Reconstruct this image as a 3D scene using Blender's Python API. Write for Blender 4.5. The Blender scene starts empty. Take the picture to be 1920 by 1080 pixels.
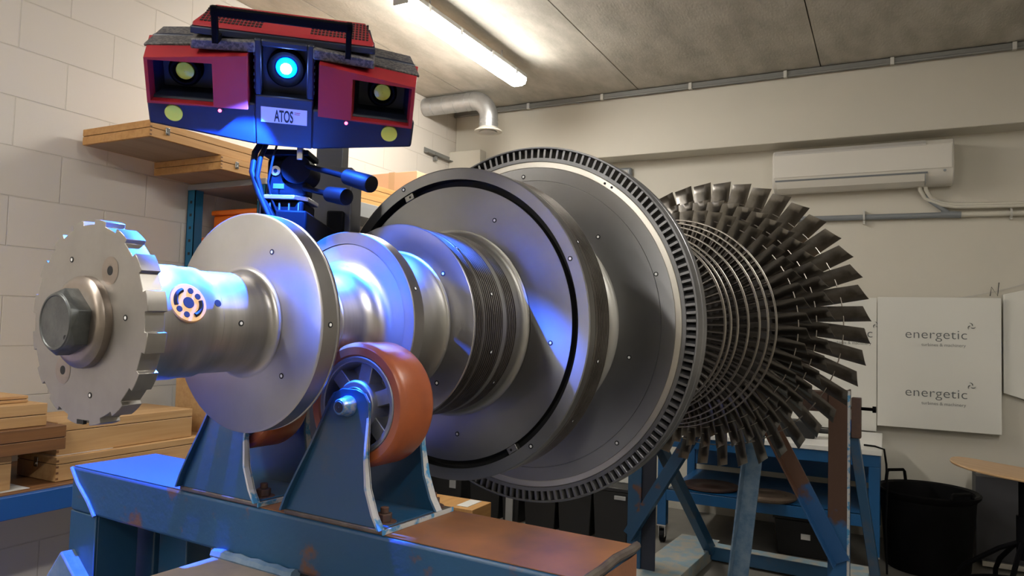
import bpy, bmesh, math, random
from mathutils import Vector, Matrix
random.seed(7)
PI = math.pi
SC = bpy.context.scene
COL = SC.collection

# ------------------------------------------------------------------ camera
cam_d = bpy.data.cameras.new('camera')
cam_d.sensor_width = 36.0
cam_d.lens = 36.0 * 1368.56 / 1920.0
cam_d.clip_start = 0.02
cam = bpy.data.objects.new('camera', cam_d)
COL.objects.link(cam)
cR = Vector((0.8895691, 0.45593489, 0.02811026))
cU = Vector((-0.00219855, -0.05726323, 0.99835669))
cF = Vector((-0.45679533, 0.88816907, 0.0499372))
M = Matrix((cR, cU, -cF)).transposed().to_4x4()
M.translation = Vector((0, 0, 1.42))
cam.matrix_world = M
SC.camera = cam

# ------------------------------------------------------------------ world, exposure
w = bpy.data.worlds.new('world'); SC.world = w; w.use_nodes = True
w.node_tree.nodes['Background'].inputs[0].default_value = (0.80, 0.86, 1.0, 1)
w.node_tree.nodes['Background'].inputs[1].default_value = 0.15
SC.view_settings.view_transform = 'Standard'
SC.view_settings.look = 'None'
SC.view_settings.gamma = 1.0
SC.view_settings.use_curve_mapping = False
SC.view_settings.exposure = 1.1
LAMP_STRENGTH = 38.0
LAMP_SPOTS = [(-2.395, 3.95), (-1.75, -0.75), (-2.395, -3.3), (0.95, -1.9), (1.05, 1.5)]  # only the first hangs in view; the others are unseen, added to brighten the room
PROJECTOR_WATTS = 60.0
BEAM_WATTS = 200.0
CEIL = 3.33

# ------------------------------------------------------------------ materials
MATS = {}
def _nodes(name):
    m = bpy.data.materials.new(name); m.use_nodes = True
    nt = m.node_tree; b = nt.nodes['Principled BSDF']
    return m, nt, b
def N(nt, t, **kw):
    n = nt.nodes.new(t)
    for k, v in kw.items():
        if hasattr(n, k): setattr(n, k, v)
        else: n.inputs[k].default_value = v
    return n
def c4(c): return (c[0], c[1], c[2], 1.0)
def mat(name, col, rough=0.5, metal=0.0, col2=None, scale=6.0, cover=0.5, sharp=0.15, bump=0.0, bscale=60.0, stretch=(1, 1, 1),
        aniso=0.0, axis='Y', spec=None, detail=6.0, coat=0.0):
    if name in MATS: return MATS[name]
    m, nt, b = _nodes(name)
    b.inputs['Roughness'].default_value = rough
    b.inputs['Metallic'].default_value = metal
    b.inputs['Base Color'].default_value = c4(col)
    if spec is not None: b.inputs['Specular IOR Level'].default_value = spec
    if coat: b.inputs['Coat Weight'].default_value = coat; b.inputs['Coat Roughness'].default_value = 0.15
    tc = N(nt, 'ShaderNodeTexCoord'); mp = N(nt, 'ShaderNodeMapping')
    nt.links.new(tc.outputs['Object'], mp.inputs[0]); mp.inputs['Scale'].default_value = stretch
    if col2 is not None:
        nz = N(nt, 'ShaderNodeTexNoise'); nz.inputs['Scale'].default_value = scale; nz.inputs['Detail'].default_value = detail
        nz.inputs['Roughness'].default_value = 0.62
        nt.links.new(mp.outputs[0], nz.inputs['Vector'])
        mr = N(nt, 'ShaderNodeMapRange')
        mr.inputs['From Min'].default_value = cover - sharp; mr.inputs['From Max'].default_value = cover + sharp
        nt.links.new(nz.outputs[0], mr.inputs['Value'])
        mx = N(nt, 'ShaderNodeMix', data_type='RGBA')
        mx.inputs[6].default_value = c4(col); mx.inputs[7].default_value = c4(col2)
        nt.links.new(mr.outputs[0], mx.inputs[0]); nt.links.new(mx.outputs[2], b.inputs['Base Color'])
    if bump:
        n2 = N(nt, 'ShaderNodeTexNoise'); n2.inputs['Scale'].default_value = bscale; n2.inputs['Detail'].default_value = 4
        nt.links.new(mp.outputs[0], n2.inputs['Vector'])
        bp = N(nt, 'ShaderNodeBump'); bp.inputs['Strength'].default_value = bump; bp.inputs['Distance'].default_value = 0.002
        nt.links.new(n2.outputs[0], bp.inputs['Height']); nt.links.new(bp.outputs[0], b.inputs['Normal'])
    if aniso:
        b.inputs['Anisotropic'].default_value = aniso
        tg = N(nt, 'ShaderNodeTangent', direction_type='RADIAL'); tg.axis = axis
        nt.links.new(tg.outputs[0], b.inputs['Tangent'])
    MATS[name] = m
    return m
def zmat(name, ctop, cbot, z, amp=.35, rough=.5):
    m, nt, b = _nodes(name); b.inputs['Roughness'].default_value = rough
    tc = N(nt, 'ShaderNodeTexCoord'); sp = N(nt, 'ShaderNodeSeparateXYZ'); nt.links.new(tc.outputs['Object'], sp.inputs[0])
    nz = N(nt, 'ShaderNodeTexNoise'); nz.inputs['Scale'].default_value = 7; nz.inputs['Detail'].default_value = 7; nt.links.new(tc.outputs['Object'], nz.inputs['Vector'])
    ad = N(nt, 'ShaderNodeMath', operation='MULTIPLY_ADD'); ad.inputs[1].default_value = amp; nt.links.new(nz.outputs[0], ad.inputs[0]); nt.links.new(sp.outputs[2], ad.inputs[2])
    mr = N(nt, 'ShaderNodeMapRange'); mr.inputs['From Min'].default_value = z + amp / 2 - .015; mr.inputs['From Max'].default_value = z + amp / 2 + .015; nt.links.new(ad.outputs[0], mr.inputs['Value'])
    mx = N(nt, 'ShaderNodeMix', data_type='RGBA'); mx.inputs[6].default_value = c4(cbot); mx.inputs[7].default_value = c4(ctop)
    nt.links.new(mr.outputs[0], mx.inputs[0]); nt.links.new(mx.outputs[2], b.inputs['Base Color'])
    return m
def emis(name, col, strength):
    if name in MATS: return MATS[name]
    m, nt, b = _nodes(name)
    b.inputs['Base Color'].default_value = c4(col)
    b.inputs['Emission Color'].default_value = c4(col); b.inputs['Emission Strength'].default_value = strength
    MATS[name] = m
    return m
def wood(name, c1, c2, axis=1, ring=22.0, rough=0.55):
    if name in MATS: return MATS[name]
    m, nt, b = _nodes(name); b.inputs['Roughness'].default_value = rough
    tc = N(nt, 'ShaderNodeTexCoord'); mp = N(nt, 'ShaderNodeMapping'); nt.links.new(tc.outputs['Object'], mp.inputs[0])
    s = [ring, ring, ring]; s[axis] = ring * 0.06; mp.inputs['Scale'].default_value = s
    nz = N(nt, 'ShaderNodeTexNoise'); nz.inputs['Scale'].default_value = 1.6; nz.inputs['Detail'].default_value = 7; nz.inputs['Distortion'].default_value = 0.8
    nt.links.new(mp.outputs[0], nz.inputs['Vector'])
    mr = N(nt, 'ShaderNodeMapRange'); mr.inputs['From Min'].default_value = 0.3; mr.inputs['From Max'].default_value = 0.72
    nt.links.new(nz.outputs[0], mr.inputs['Value'])
    mx = N(nt, 'ShaderNodeMix', data_type='RGBA'); mx.inputs[6].default_value = c4(c1); mx.inputs[7].default_value = c4(c2)
    nt.links.new(mr.outputs[0], mx.inputs[0]); nt.links.new(mx.outputs[2], b.inputs['Base Color'])
    MATS[name] = m
    return m

PAINT = (0.60, 0.565, 0.485)
m_paint = mat('cream_wall_paint', PAINT, 0.6, col2=(0.57, 0.54, 0.465), scale=1.5, bump=0.12, bscale=120)
m_conc = mat('ceiling_concrete', (0.52, 0.485, 0.42), 0.85, col2=(0.38, 0.355, 0.30), scale=2.6, cover=0.5, sharp=0.13, bump=0.9, bscale=30, stretch=(2.6, 0.9, 1), detail=10)
m_floor = mat('floor_screed', (0.19, 0.18, 0.155), 0.5, col2=(0.14, 0.13, 0.115), scale=2.5)
def block_wall():
    m, nt, b = _nodes('painted_blockwork'); b.inputs['Roughness'].default_value = 0.55
    tc = N(nt, 'ShaderNodeTexCoord'); sp = N(nt, 'ShaderNodeSeparateXYZ'); cb = N(nt, 'ShaderNodeCombineXYZ')
    nt.links.new(tc.outputs['Object'], sp.inputs[0])
    a1 = N(nt, 'ShaderNodeMath', operation='ADD'); a1.inputs[1].default_value = -1.856 + 0.45 * 20
    a2 = N(nt, 'ShaderNodeMath', operation='ADD'); a2.inputs[1].default_value = -0.134 + 0.45 * 4
    nt.links.new(sp.outputs[1], a1.inputs[0]); nt.links.new(sp.outputs[2], a2.inputs[0])
    nt.links.new(a1.outputs[0], cb.inputs[0]); nt.links.new(a2.outputs[0], cb.inputs[1])
    br = N(nt, 'ShaderNodeTexBrick'); nt.links.new(cb.outputs[0], br.inputs['Vector'])
    br.offset = 0.5; br.offset_frequency = 2
    br.inputs['Scale'].default_value = 1; br.inputs['Brick Width'].default_value = 0.45; br.inputs['Row Height'].default_value = 0.225
    br.inputs['Mortar Size'].default_value = 0.0035; br.inputs['Mortar Smooth'].default_value = 0.6
    br.inputs['Color1'].default_value = (0.625, 0.575, 0.515, 1); br.inputs['Color2'].default_value = (0.60, 0.555, 0.495, 1)
    br.inputs['Mortar'].default_value = (0.56, 0.515, 0.455, 1)
    nt.links.new(br.outputs['Color'], b.inputs['Base Color'])
    nz = N(nt, 'ShaderNodeTexNoise'); nz.inputs['Scale'].default_value = 90; nt.links.new(tc.outputs['Object'], nz.inputs['Vector'])
    sb = N(nt, 'ShaderNodeMath', operation='MULTIPLY_ADD'); sb.inputs[1].default_value = 0.06
    inv = N(nt, 'ShaderNodeMath', operation='SUBTRACT'); inv.inputs[0].default_value = 1.0
    nt.links.new(br.outputs['Fac'], inv.inputs[1]); nt.links.new(nz.outputs[0], sb.inputs[0]); nt.links.new(inv.outputs[0], sb.inputs[2])
    bp = N(nt, 'ShaderNodeBump'); bp.inputs['Strength'].default_value = 0.7; bp.inputs['Distance'].default_value = 0.004
    nt.links.new(sb.outputs[0], bp.inputs['Height']); nt.links.new(bp.outputs[0], b.inputs['Normal'])
    return m
m_block = block_wall()
BLUE = (0.012, 0.060, 0.13)
RUST = (0.24, 0.085, 0.035)
m_steel = mat('turned_bright_steel', (0.54, 0.52, 0.50), 0.36, 1.0, col2=(0.44, 0.425, 0.41), scale=5, aniso=0.55, bump=0.05, bscale=14, stretch=(0.4, 9, 0.4))
m_face = mat('turned_disc_face', (0.50, 0.49, 0.51), 0.34, 1.0, col2=(0.42, 0.41, 0.40), scale=4, aniso=0.7)
m_tooth = mat('milled_dull_steel', (0.36, 0.34, 0.315), 0.42, 0.85, col2=(0.30, 0.28, 0.26), scale=9, bump=0.05)
m_dark = mat('dark_turned_steel', (0.345, 0.345, 0.355), 0.38, 1.0, col2=(0.27, 0.265, 0.265), scale=3.2, cover=0.5, sharp=0.25, aniso=0.7)
m_seal = mat('grooved_seal_steel', (0.30, 0.28, 0.26), 0.38, 1.0, col2=(0.20, 0.18, 0.165), scale=12)
m_light = mat('polished_fillet_steel', (0.38, 0.37, 0.345), 0.45, 1.0, aniso=0.4)
m_silver = mat('silver_turned_band', (0.62, 0.59, 0.54), 0.36, 1.0)
m_shroud = mat('grey_shroud_steel', (0.24, 0.24, 0.25), 0.42, 0.9, col2=(0.19, 0.19, 0.2), scale=8)
m_blade = mat('blade_steel', (0.37, 0.345, 0.32), 0.30, 1.0, col2=(0.20, 0.18, 0.16), scale=9, cover=0.5, sharp=0.2)
m_ring = mat('brown_grey_ring_steel', (0.34, 0.31, 0.28), 0.35, 1.0)
m_stage = mat('dark_stage_blade_steel', (0.12, 0.105, 0.095), 0.45, 1.0)
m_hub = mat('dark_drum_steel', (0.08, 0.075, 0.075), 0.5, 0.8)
m_wire = mat('lacing_wire_steel', (0.42, 0.38, 0.34), 0.35, 1.0)
m_bolt = mat('dark_bolt_steel', (0.13, 0.135, 0.135), 0.42, 0.7, col2=(0.085, 0.09, 0.09), scale=30, bump=0.2, bscale=150)
m_boss = mat('brown_grey_boss', (0.34, 0.29, 0.255), 0.32, 0.9, col2=(0.27, 0.23, 0.2), scale=20)
m_bronze = mat('bronze_plate', (0.66, 0.38, 0.17), 0.4, 0.4)
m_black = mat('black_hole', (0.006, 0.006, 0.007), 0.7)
m_white = mat('white_dot', (0.85, 0.85, 0.85), 0.5)
m_blue = mat('worn_blue_paint', BLUE, 0.38, col2=(0.05, 0.065, 0.09), scale=7, cover=0.62, sharp=0.08, bump=0.15, bscale=90, coat=0.2)
m_bluerust = mat('rusted_blue_paint', BLUE, 0.42, col2=(0.11, 0.05, 0.03), scale=9, cover=0.6, sharp=0.035, bump=0.25, bscale=80)
m_greyblue = mat('scuffed_grey_blue_paint', (0.13, 0.19, 0.26), 0.5, col2=(0.06, 0.12, 0.2), scale=14, cover=0.5, sharp=0.1, bump=0.2)
m_paleblue = mat('dusty_pale_blue_paint', (0.20, 0.30, 0.36), 0.6, col2=(0.36, 0.33, 0.27), scale=11, cover=0.5, sharp=0.08, bump=0.2)
m_rust = mat('brown_rusted_steel', (0.27, 0.105, 0.042), 0.62, col2=(0.155, 0.065, 0.035), scale=5, cover=0.5, sharp=0.18, bump=0.2, bscale=120)
m_brown = mat('dark_brown_rust', (0.085, 0.04, 0.025), 0.6, col2=(0.05, 0.03, 0.025), scale=10, bump=0.15)
m_edge = mat('chipped_pale_edge', (0.42, 0.42, 0.42), 0.6, col2=(0.05, 0.22, 0.42), scale=30, cover=0.55, sharp=0.04)
m_plate = mat('worn_base_plate', (0.17, 0.145, 0.12), 0.38, 0.4, col2=(0.07, 0.05, 0.05), scale=14)
m_poly = mat('orange_polyurethane', (0.33, 0.085, 0.028), 0.34, col2=(0.24, 0.06, 0.022), scale=12, cover=0.55, bump=0.03)
m_alu = mat('cast_aluminium', (0.33, 0.34, 0.38), 0.42, 0.8, col2=(0.25, 0.26, 0.29), scale=20, bump=0.1)
m_rustbolt = mat('rusty_bolt', (0.10, 0.04, 0.022), 0.65, col2=(0.05, 0.03, 0.025), scale=60, bump=0.3, bscale=200)
m_wood = wood('pine_case_wood', (0.55, 0.34, 0.155), (0.43, 0.24, 0.095))
m_wood2 = wood('honey_case_wood', (0.60, 0.33, 0.12), (0.48, 0.24, 0.075))
m_wdark = wood('dark_case_wood', (0.24, 0.105, 0.035), (0.13, 0.055, 0.02))
m_wbott = wood('grey_underside_ply', (0.36, 0.25, 0.16), (0.29, 0.195, 0.12), ring=8)
m_ply = wood('bent_plywood', (0.46, 0.29, 0.145), (0.36, 0.215, 0.10), axis=0, ring=16, rough=0.4)
m_seam = mat('dark_seam', (0.02, 0.014, 0.01), 0.8)
m_latch = mat('chromed_latch', (0.6, 0.6, 0.6), 0.25, 1.0)
m_galv = mat('galvanised_steel', (0.55, 0.56, 0.57), 0.4, 0.85, col2=(0.47, 0.48, 0.49), scale=14, cover=0.5)
m_teal = mat('rack_blue_steel', (0.005, 0.12, 0.25), 0.4)
m_rackblue = mat('rack_beam_blue', (0.01, 0.09, 0.34), 0.4)
m_shelf = mat('grey_shelf_steel', (0.36, 0.36, 0.36), 0.5, 0.3)
m_orange = mat('orange_plastic', (0.80, 0.17, 0.02), 0.4)
m_card = mat('brown_cardboard', (0.60, 0.37, 0.22), 0.8)
m_scan_navy = mat('scanner_black_shell', (0.008, 0.012, 0.028), 0.45)
m_scan_tex = mat('scanner_textured_black', (0.10, 0.09, 0.085), 0.65, col2=(0.035, 0.033, 0.038), scale=190, cover=0.5, sharp=0.03)
m_red = mat('scanner_red_shell', (0.27, 0.014, 0.02), 0.38)
m_lens = mat('coated_lens_glass', (0.78, 0.70, 0.05), 0.15, 0.0, coat=0.3)
m_glassblk = mat('black_glass', (0.004, 0.004, 0.008), 0.08)
m_label = mat('label_lilac_white', (0.55, 0.56, 0.75), 0.5)
m_ink = mat('black_ink', (0.01, 0.01, 0.012), 0.6)
m_redink = mat('red_ink', (0.35, 0.02, 0.02), 0.6)
m_blackm = mat('black_painted_metal', (0.0022, 0.0022, 0.003), 0.6, spec=0.04)
m_blackp = mat('black_plastic', (0.010, 0.010, 0.011), 0.5)
m_rubber = mat('black_rubber', (0.0035, 0.0035, 0.004), 0.55, spec=0.1)
m_grey = mat('dark_grey_metal', (0.028, 0.028, 0.034), 0.5)
m_chrome = mat('brushed_chrome', (0.62, 0.62, 0.64), 0.28, 1.0)
m_acw = mat('air_conditioner_white', (0.64, 0.61, 0.55), 0.45)
m_acg = mat('air_conditioner_grey', (0.50, 0.48, 0.45), 0.5)
m_pvc = mat('grey_pvc', (0.21, 0.225, 0.24), 0.4)
m_pvcw = mat('cream_pvc', (0.60, 0.57, 0.49), 0.45)
m_panel = mat('white_sign_panel', (0.66, 0.65, 0.60), 0.45)
m_logo = mat('grey_logo_print', (0.10, 0.11, 0.11), 0.6)
m_logo2 = mat('pale_grey_logo_print', (0.20, 0.21, 0.20), 0.6)
m_top = mat('white_worktop', (0.74, 0.73, 0.70), 0.35)
m_bench = mat('bench_blue_steel', (0.004, 0.075, 0.21), 0.38)
m_paper = mat('white_paper', (0.7, 0.69, 0.66), 0.7)
m_clip = mat('pale_pipe_clip', (0.55, 0.54, 0.50), 0.5)
m_tray = mat('grey_trunking', (0.22, 0.22, 0.21), 0.5, 0.3)
m_lampbody = mat('grey_lamp_body', (0.45, 0.45, 0.43), 0.5)
m_diff = emis('lamp_diffuser', (1.0, 0.97, 0.90), LAMP_STRENGTH)
m_proj = emis('projector_light', (0.35, 0.6, 1.0), 60.0)
m_projlens = emis('projector_lens_glow', (0.0, 0.05, 1.0), 12.0)
m_led = emis('red_led', (1.0, 0.05, 0.12), 6.0)

# ------------------------------------------------------------------ mesh helpers
class MB:
    def __init__(self): self.bm = bmesh.new()
    def _add(self, vs, fs):
        vv = [self.bm.verts.new(v) for v in vs]
        for f in fs:
            try: self.bm.faces.new([vv[i] for i in f])
            except ValueError: pass
        return self
    def box(self, x0, x1, y0, y1, z0, z1, mtx=None):
        vs = [Vector((x, y, z)) for x in (x0, x1) for y in (y0, y1) for z in (z0, z1)]
        if mtx: vs = [mtx @ v for v in vs]
        return self._add(vs, [(0, 1, 3, 2), (4, 6, 7, 5), (0, 4, 5, 1), (2, 3, 7, 6), (0, 2, 6, 4), (1, 5, 7, 3)])
    def hexa(self, a, b):  # two quads (lists of 4 points), skinned
        return self._add([Vector(p) for p in a + b], [(3, 2, 1, 0), (4, 5, 6, 7), (0, 1, 5, 4), (1, 2, 6, 5), (2, 3, 7, 6), (3, 0, 4, 7)])
    def beam(self, p, q, w, h, up=(0, 0, 1)):
        p, q = Vector(p), Vector(q); d = (q - p).normalized(); u = Vector(up)
        s = d.cross(u).normalized(); u = s.cross(d)
        a = [p + s * i * w / 2 + u * j * h / 2 for i, j in ((-1, -1), (1, -1), (1, 1), (-1, 1))]
        b = [v + (q - p) for v in a]
        return self.hexa(a, b)
    def angle(self, p, q, w, th, u, v):  # L-section bar
        p, q, u, v = Vector(p), Vector(q), Vector(u).normalized(), Vector(v).normalized()
        for A, B in (((0, 0), (w, th)), ((0, 0), (th, w))):
            a = [p + u * i + v * j for i, j in ((0, 0), (B[0], 0), (B[0], B[1]), (0, B[1]))]
            self.hexa(a, [x + (q - p) for x in a])
        return self
    def frame(self, d):
        d = Vector(d).normalized(); t = Vector((0, 0, 1)) if abs(d.z) < 0.9 else Vector((1, 0, 0))
        s = d.cross(t).normalized(); return s, s.cross(d).normalized()
    def cyl(self, p, q, r, seg=24, r2=None, cap=True):
        p, q = Vector(p), Vector(q); s, u = self.frame(q - p); r2 = r if r2 is None else r2
        vs = []
        for c, rr in ((p, r), (q, r2)):
            vs += [c + (s * math.cos(2 * PI * i / seg) + u * math.sin(2 * PI * i / seg)) * rr for i in range(seg)]
        fs = [(i, (i + 1) % seg, seg + (i + 1) % seg, seg + i) for i in range(seg)]
        if cap: fs += [tuple(range(seg))[::-1], tuple(range(seg, 2 * seg))]
        return self._add(vs, fs)
    def lathe(self, prof, seg=64, axis='Y', center=(0, 0, 0), closed=False, a0=0, a1=2 * PI):
        C = Vector(center); n = len(prof); full = abs(a1 - a0 - 2 * PI) < 1e-6; cnt = seg if full else seg + 1
        rows = []
        for i in range(cnt):
            a = a0 + (a1 - a0) * i / seg; c, s = math.cos(a), math.sin(a); row = []
            for t, r in prof:
                v = {'Y': Vector((r * c, t, r * s)), 'Z': Vector((r * c, r * s, t)), 'X': Vector((t, r * c, r * s))}[axis]
                row.append(self.bm.verts.new(C + v))
            rows.append(row)
        for i in range(cnt if full else cnt - 1):
            A, B = rows[i], rows[(i + 1) % cnt]
            for j in range(n if closed else n - 1):
                k = (j + 1) % n
                try: self.bm.faces.new((A[j], B[j], B[k], A[k]))
                except ValueError: pass
        return self
    def tube(self, pts, r, seg=12, cap=True):
        pts = [Vector(p) for p in pts]; rows = []; prev = None
        for i, p in enumerate(pts):
            d = (pts[min(i + 1, len(pts) - 1)] - pts[max(i - 1, 0)]).normalized()
            if prev is None: s, u = self.frame(d)
            else:
                s = (prev - d * prev.dot(d)).normalized(); u = d.cross(s).normalized() * -1
                u = s.cross(d).normalized()
            prev = s
            rr = r[i] if isinstance(r, (list, tuple)) else r
            rows.append([self.bm.verts.new(p + (s * math.cos(2 * PI * k / seg) + u * math.sin(2 * PI * k / seg)) * rr) for k in range(seg)])
        for A, B in zip(rows, rows[1:]):
            for k in range(seg): self.bm.faces.new((A[k], A[(k + 1) % seg], B[(k + 1) % seg], B[k]))
        if cap: self.bm.faces.new(rows[0][::-1]); self.bm.faces.new(rows[-1])
        return self
    def prism(self, poly, d0, d1, plane='XZ', mtx=None, hole=None):
        def mk(a, b, d):
            v = {'XZ': Vector((a, d, b)), 'XY': Vector((a, b, d)), 'YZ': Vector((d, a, b))}[plane]
            return mtx @ v if mtx else v
        n = len(poly)
        vs = [mk(a, b, d0) for a, b in poly] + [mk(a, b, d1) for a, b in poly]
        fs = [(i, (i + 1) % n, n + (i + 1) % n, n + i) for i in range(n)]
        if hole:
            m = len(hole)
            vs += [mk(a, b, d0) for a, b in hole] + [mk(a, b, d1) for a, b in hole]
            o = 2 * n
            fs += [(o + i, o + m + i, o + m + (i + 1) % m, o + (i + 1) % m) for i in range(m)]
            if m == n:
                fs += [(i, o + i, o + (i + 1) % n, (i + 1) % n) for i in range(n)]
                fs += [(n + i, n + (i + 1) % n, o + m + (i + 1) % n, o + m + i) for i in range(n)]
        else: fs += [tuple(range(n))[::-1], tuple(range(n, 2 * n))]
        return self._add(vs, fs)
    def build(self, name, m, parent=None, bevel=0.0, seg=2, ang=32, loc=None):
        bm = self.bm
        bmesh.ops.recalc_face_normals(bm, faces=bm.faces)
        th = math.radians(ang)
        for f in bm.faces: f.smooth = True
        for e in bm.edges:
            if len(e.link_faces) == 2:
                try:
                    if e.calc_face_angle() > th: e.smooth = False
                except ValueError: pass
        me = bpy.data.meshes.new(name); bm.to_mesh(me); bm.free()
        for x in (m if isinstance(m, (list, tuple)) else [m]): me.materials.append(x)
        o = bpy.data.objects.new(name, me); COL.objects.link(o)
        if parent: o.parent = parent
        if loc: o.location = loc
        if bevel:
            b = o.modifiers.new('bevel', 'BEVEL'); b.width = bevel; b.segments = seg; b.limit_method = 'ANGLE'; b.angle_limit = math.radians(40)
        return o
def tag(o, label=None, cat=None, group=None, kind=None):
    if label: o['label'] = label
    if cat: o['category'] = cat
    if group: o['group'] = group
    if kind: o['kind'] = kind
    return o
def thing(name, label, cat, loc=(0, 0, 0), rot=(0, 0, 0), group=None):
    o = bpy.data.objects.new(name, None); COL.objects.link(o); o.empty_display_size = 0.05
    o.location = loc; o.rotation_euler = rot
    return tag(o, label, cat, group)
def struct(name, mb, m, **kw): return tag(mb.build(name, m, **kw), kind='structure')
def copy_child(o, parent):
    c = o.copy(); COL.objects.link(c); c.parent = parent
    for ch in list(o.children): copy_child(ch, c)
    return c
def text_mesh(name, body, size, m, parent, mtx, sx=1.0, spacing=1.0, bold=0.0, align='CENTER'):
    cu = bpy.data.curves.new('t', 'FONT'); cu.body = body; cu.size = size; cu.align_x = align; cu.align_y = 'BOTTOM_BASELINE'
    cu.extrude = 0.0004; cu.space_character = spacing; cu.offset = bold
    t = bpy.data.objects.new('t', cu); COL.objects.link(t)
    dg = bpy.context.evaluated_depsgraph_get(); me = bpy.data.meshes.new_from_object(t.evaluated_get(dg))
    bpy.data.objects.remove(t); me.name = name
    me.transform(mtx @ Matrix.Diagonal((sx, 1, 1, 1))); me.materials.clear(); me.materials.append(m)
    o = bpy.data.objects.new(name, me); COL.objects.link(o); o.parent = parent
    return o

# ------------------------------------------------------------------ the room
XL, XR, YF, YB = -3.503, 3.6, -4.2, 5.83
struct('floor', MB().box(XL - .2, XR + .2, YF - .2, YB + .2, -0.15, 0), m_floor)
struct('wall_left', MB().box(XL - 0.2, XL, YF, YB + .2, 0, CEIL + .2), m_block)
struct('wall_back', MB().box(XL, XR, YB, YB + 0.2, 0, CEIL + .2), m_paint)
struct('wall_right', MB().box(XR, XR + 0.2, YF, YB + .2, 0, CEIL + .2), m_paint)
struct('wall_front', MB().box(XL, XR, YF - 0.2, YF, 0, CEIL + .2), m_paint)
struct('trim_1', MB().box(XL + .001, XR - .001, 5.605, YB - .001, 2.81, CEIL - .001), m_paint, bevel=0.006)
struct('trim_2', MB().box(XL + .001, -3.18, 5.50, 5.604, 0.001, 2.95), m_paint, bevel=0.004)
c = MB()
xs = [-1.775 + 1.35 * k for k in range(-2, 5)]
ed = [XL] + [x for x in xs if XL < x < XR] + [XR]
for a, b in zip(ed, ed[1:]): c.box(a + .004, b - .004, YF, YB, CEIL, CEIL + 0.1)
c.box(XL, XR, YF, YB, CEIL + 0.03, CEIL + 0.2)
struct('ceiling', c, m_conc)

# ------------------------------------------------------------------ ceiling lamps
def ceiling_lamp(x, y, label, z0=3.20):
    t = thing('ceiling_lamp', label, 'ceiling lamp', (x, y, z0), group='long tube lamps under the ceiling')
    L = 0.73
    MB().prism([(-.045, .055), (.045, .055), (.062, .04), (.066, .012), (-.066, .012), (-.062, .04)], -L, L, 'XZ').build('lamp_body', m_lampbody, t, bevel=0.003)
    MB().prism([(-.062, .012), (.062, .012), (.066, -.008), (.052, -.034), (.03, -.044), (-.03, -.044), (-.052, -.034), (-.066, -.008)], -L + .012, L - .012, 'XZ').build('diffuser', m_diff, t, bevel=0.004)
    for s in (-1, 1):
        MB().box(-.05, .05, s * (L - .001), s * (L + .012), -.03, .045).build('end_cap', m_lampbody, t, bevel=0.006)
        MB().cyl((0, s * .45, .055), (0, s * .45, CEIL - z0), .006, 10).build('hanger', m_galv, t)
    for y2 in (-.55, -.2, .2, .55):
        MB().box(.058, .072, y2 - .012, y2 + .012, -.012, .03).build('clip', m_chrome, t)
LN = ['glowing white tube lamp hanging under the concrete ceiling above the scanner',
      'unseen tube lamp added as fill near and left of the camera', 'unseen tube lamp added as fill farthest behind the camera by the left wall',
      'unseen tube lamp added as fill behind and to the right of the camera', 'unseen tube lamp added as fill above the right side of the room']
for (x, y), l in zip(LAMP_SPOTS, LN): ceiling_lamp(x, y, l)

# ------------------------------------------------------------------ extraction duct
t = thing('extraction_duct', 'shiny spiral duct elbowing down from the left wall under the ceiling', 'ventilation duct', (-3.5, 5.1, 3.245))
R = .075
pts = [(0, 0, 0), (.12, 0, 0), (.25, 0, 0), (.38, 0, 0), (.47, 0, 0)]
for k in range(1, 9):
    a = k / 8 * PI / 2; pts.append((.47 + .15 * math.sin(a), 0, -.15 + .15 * math.cos(a)))
pts += [(.62, 0, -.2), (.62, 0, -.25)]
MB().tube(pts, R, 32).build('duct_pipe', m_galv, t)
for x in (.09, .2, .31, .42, .47): MB().lathe([(x - .004, R), (x - .004, R + .003), (x + .004, R + .003), (x + .004, R)], 32, 'X').build('duct_seam', m_galv, t)
for z in (-.17, -.205): MB().lathe([(z - .003, R), (z - .003, R + .003), (z + .003, R + .003), (z + .003, R)], 32, 'Z', (.62, 0, 0)).build('duct_seam', m_galv, t)
MB().lathe([(-.235, R), (-.25, R + .02), (-.262, .112), (-.27, .112), (-.272, .085), (-.266, .07)], 40, 'Z', (.62, 0, 0)).build('duct_flange', m_acw, t)
MB().lathe([(-.266, .0005), (-.268, .066), (-.274, .068), (-.276, .0005)], 32, 'Z', (.62, 0, 0)).build('valve_disc', m_acg, t)

# ------------------------------------------------------------------ conduit along the beam, pipes on the back wall
t = thing('ceiling_conduit', 'grey conduit run along the joint of ceiling and cream beam', 'conduit', (0, 5.58, 3.30))
MB().box(XL + .01, XR - .01, -.028, .02, -.012, .024).build('trunking', m_tray, t, bevel=0.004)
MB().cyl((XL + .01, -.02, -.012), (XR - .01, -.02, -.012), .010, 10).build('conduit_pipe', m_tray, t)
for x in (-2.746, -2.076, -1.355, -.662, .03, .728, 1.42, 2.1): MB().box(x - .012, x + .012, -.04, -.01, -.026, .024).build('pipe_clip', m_clip, t, bevel=0.002)
t = thing('condensate_pipe', 'grey plastic pipe with cream end run along the back wall below the air conditioner', 'pipe', (0, 5.795, 2.262))
MB().cyl((-2.4, 0, .022), (.44, 0, -.006), .020, 16).build('grey_pipe', m_pvc, t)
MB().cyl((.44, 0, -.006), (2.8, 0, -.045), .018, 16).build('cream_pipe', m_pvcw, t)
MB().cyl((.33, 0, .0), (.45, 0, -.008), .024, 16).build('pipe_socket', m_pvc, t)
MB().tube([(.23, -.02, .135), (.25, -.02, .11), (.38, 0, .004)], .016, 12).build('branch_pipe', m_pvc, t)
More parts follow.
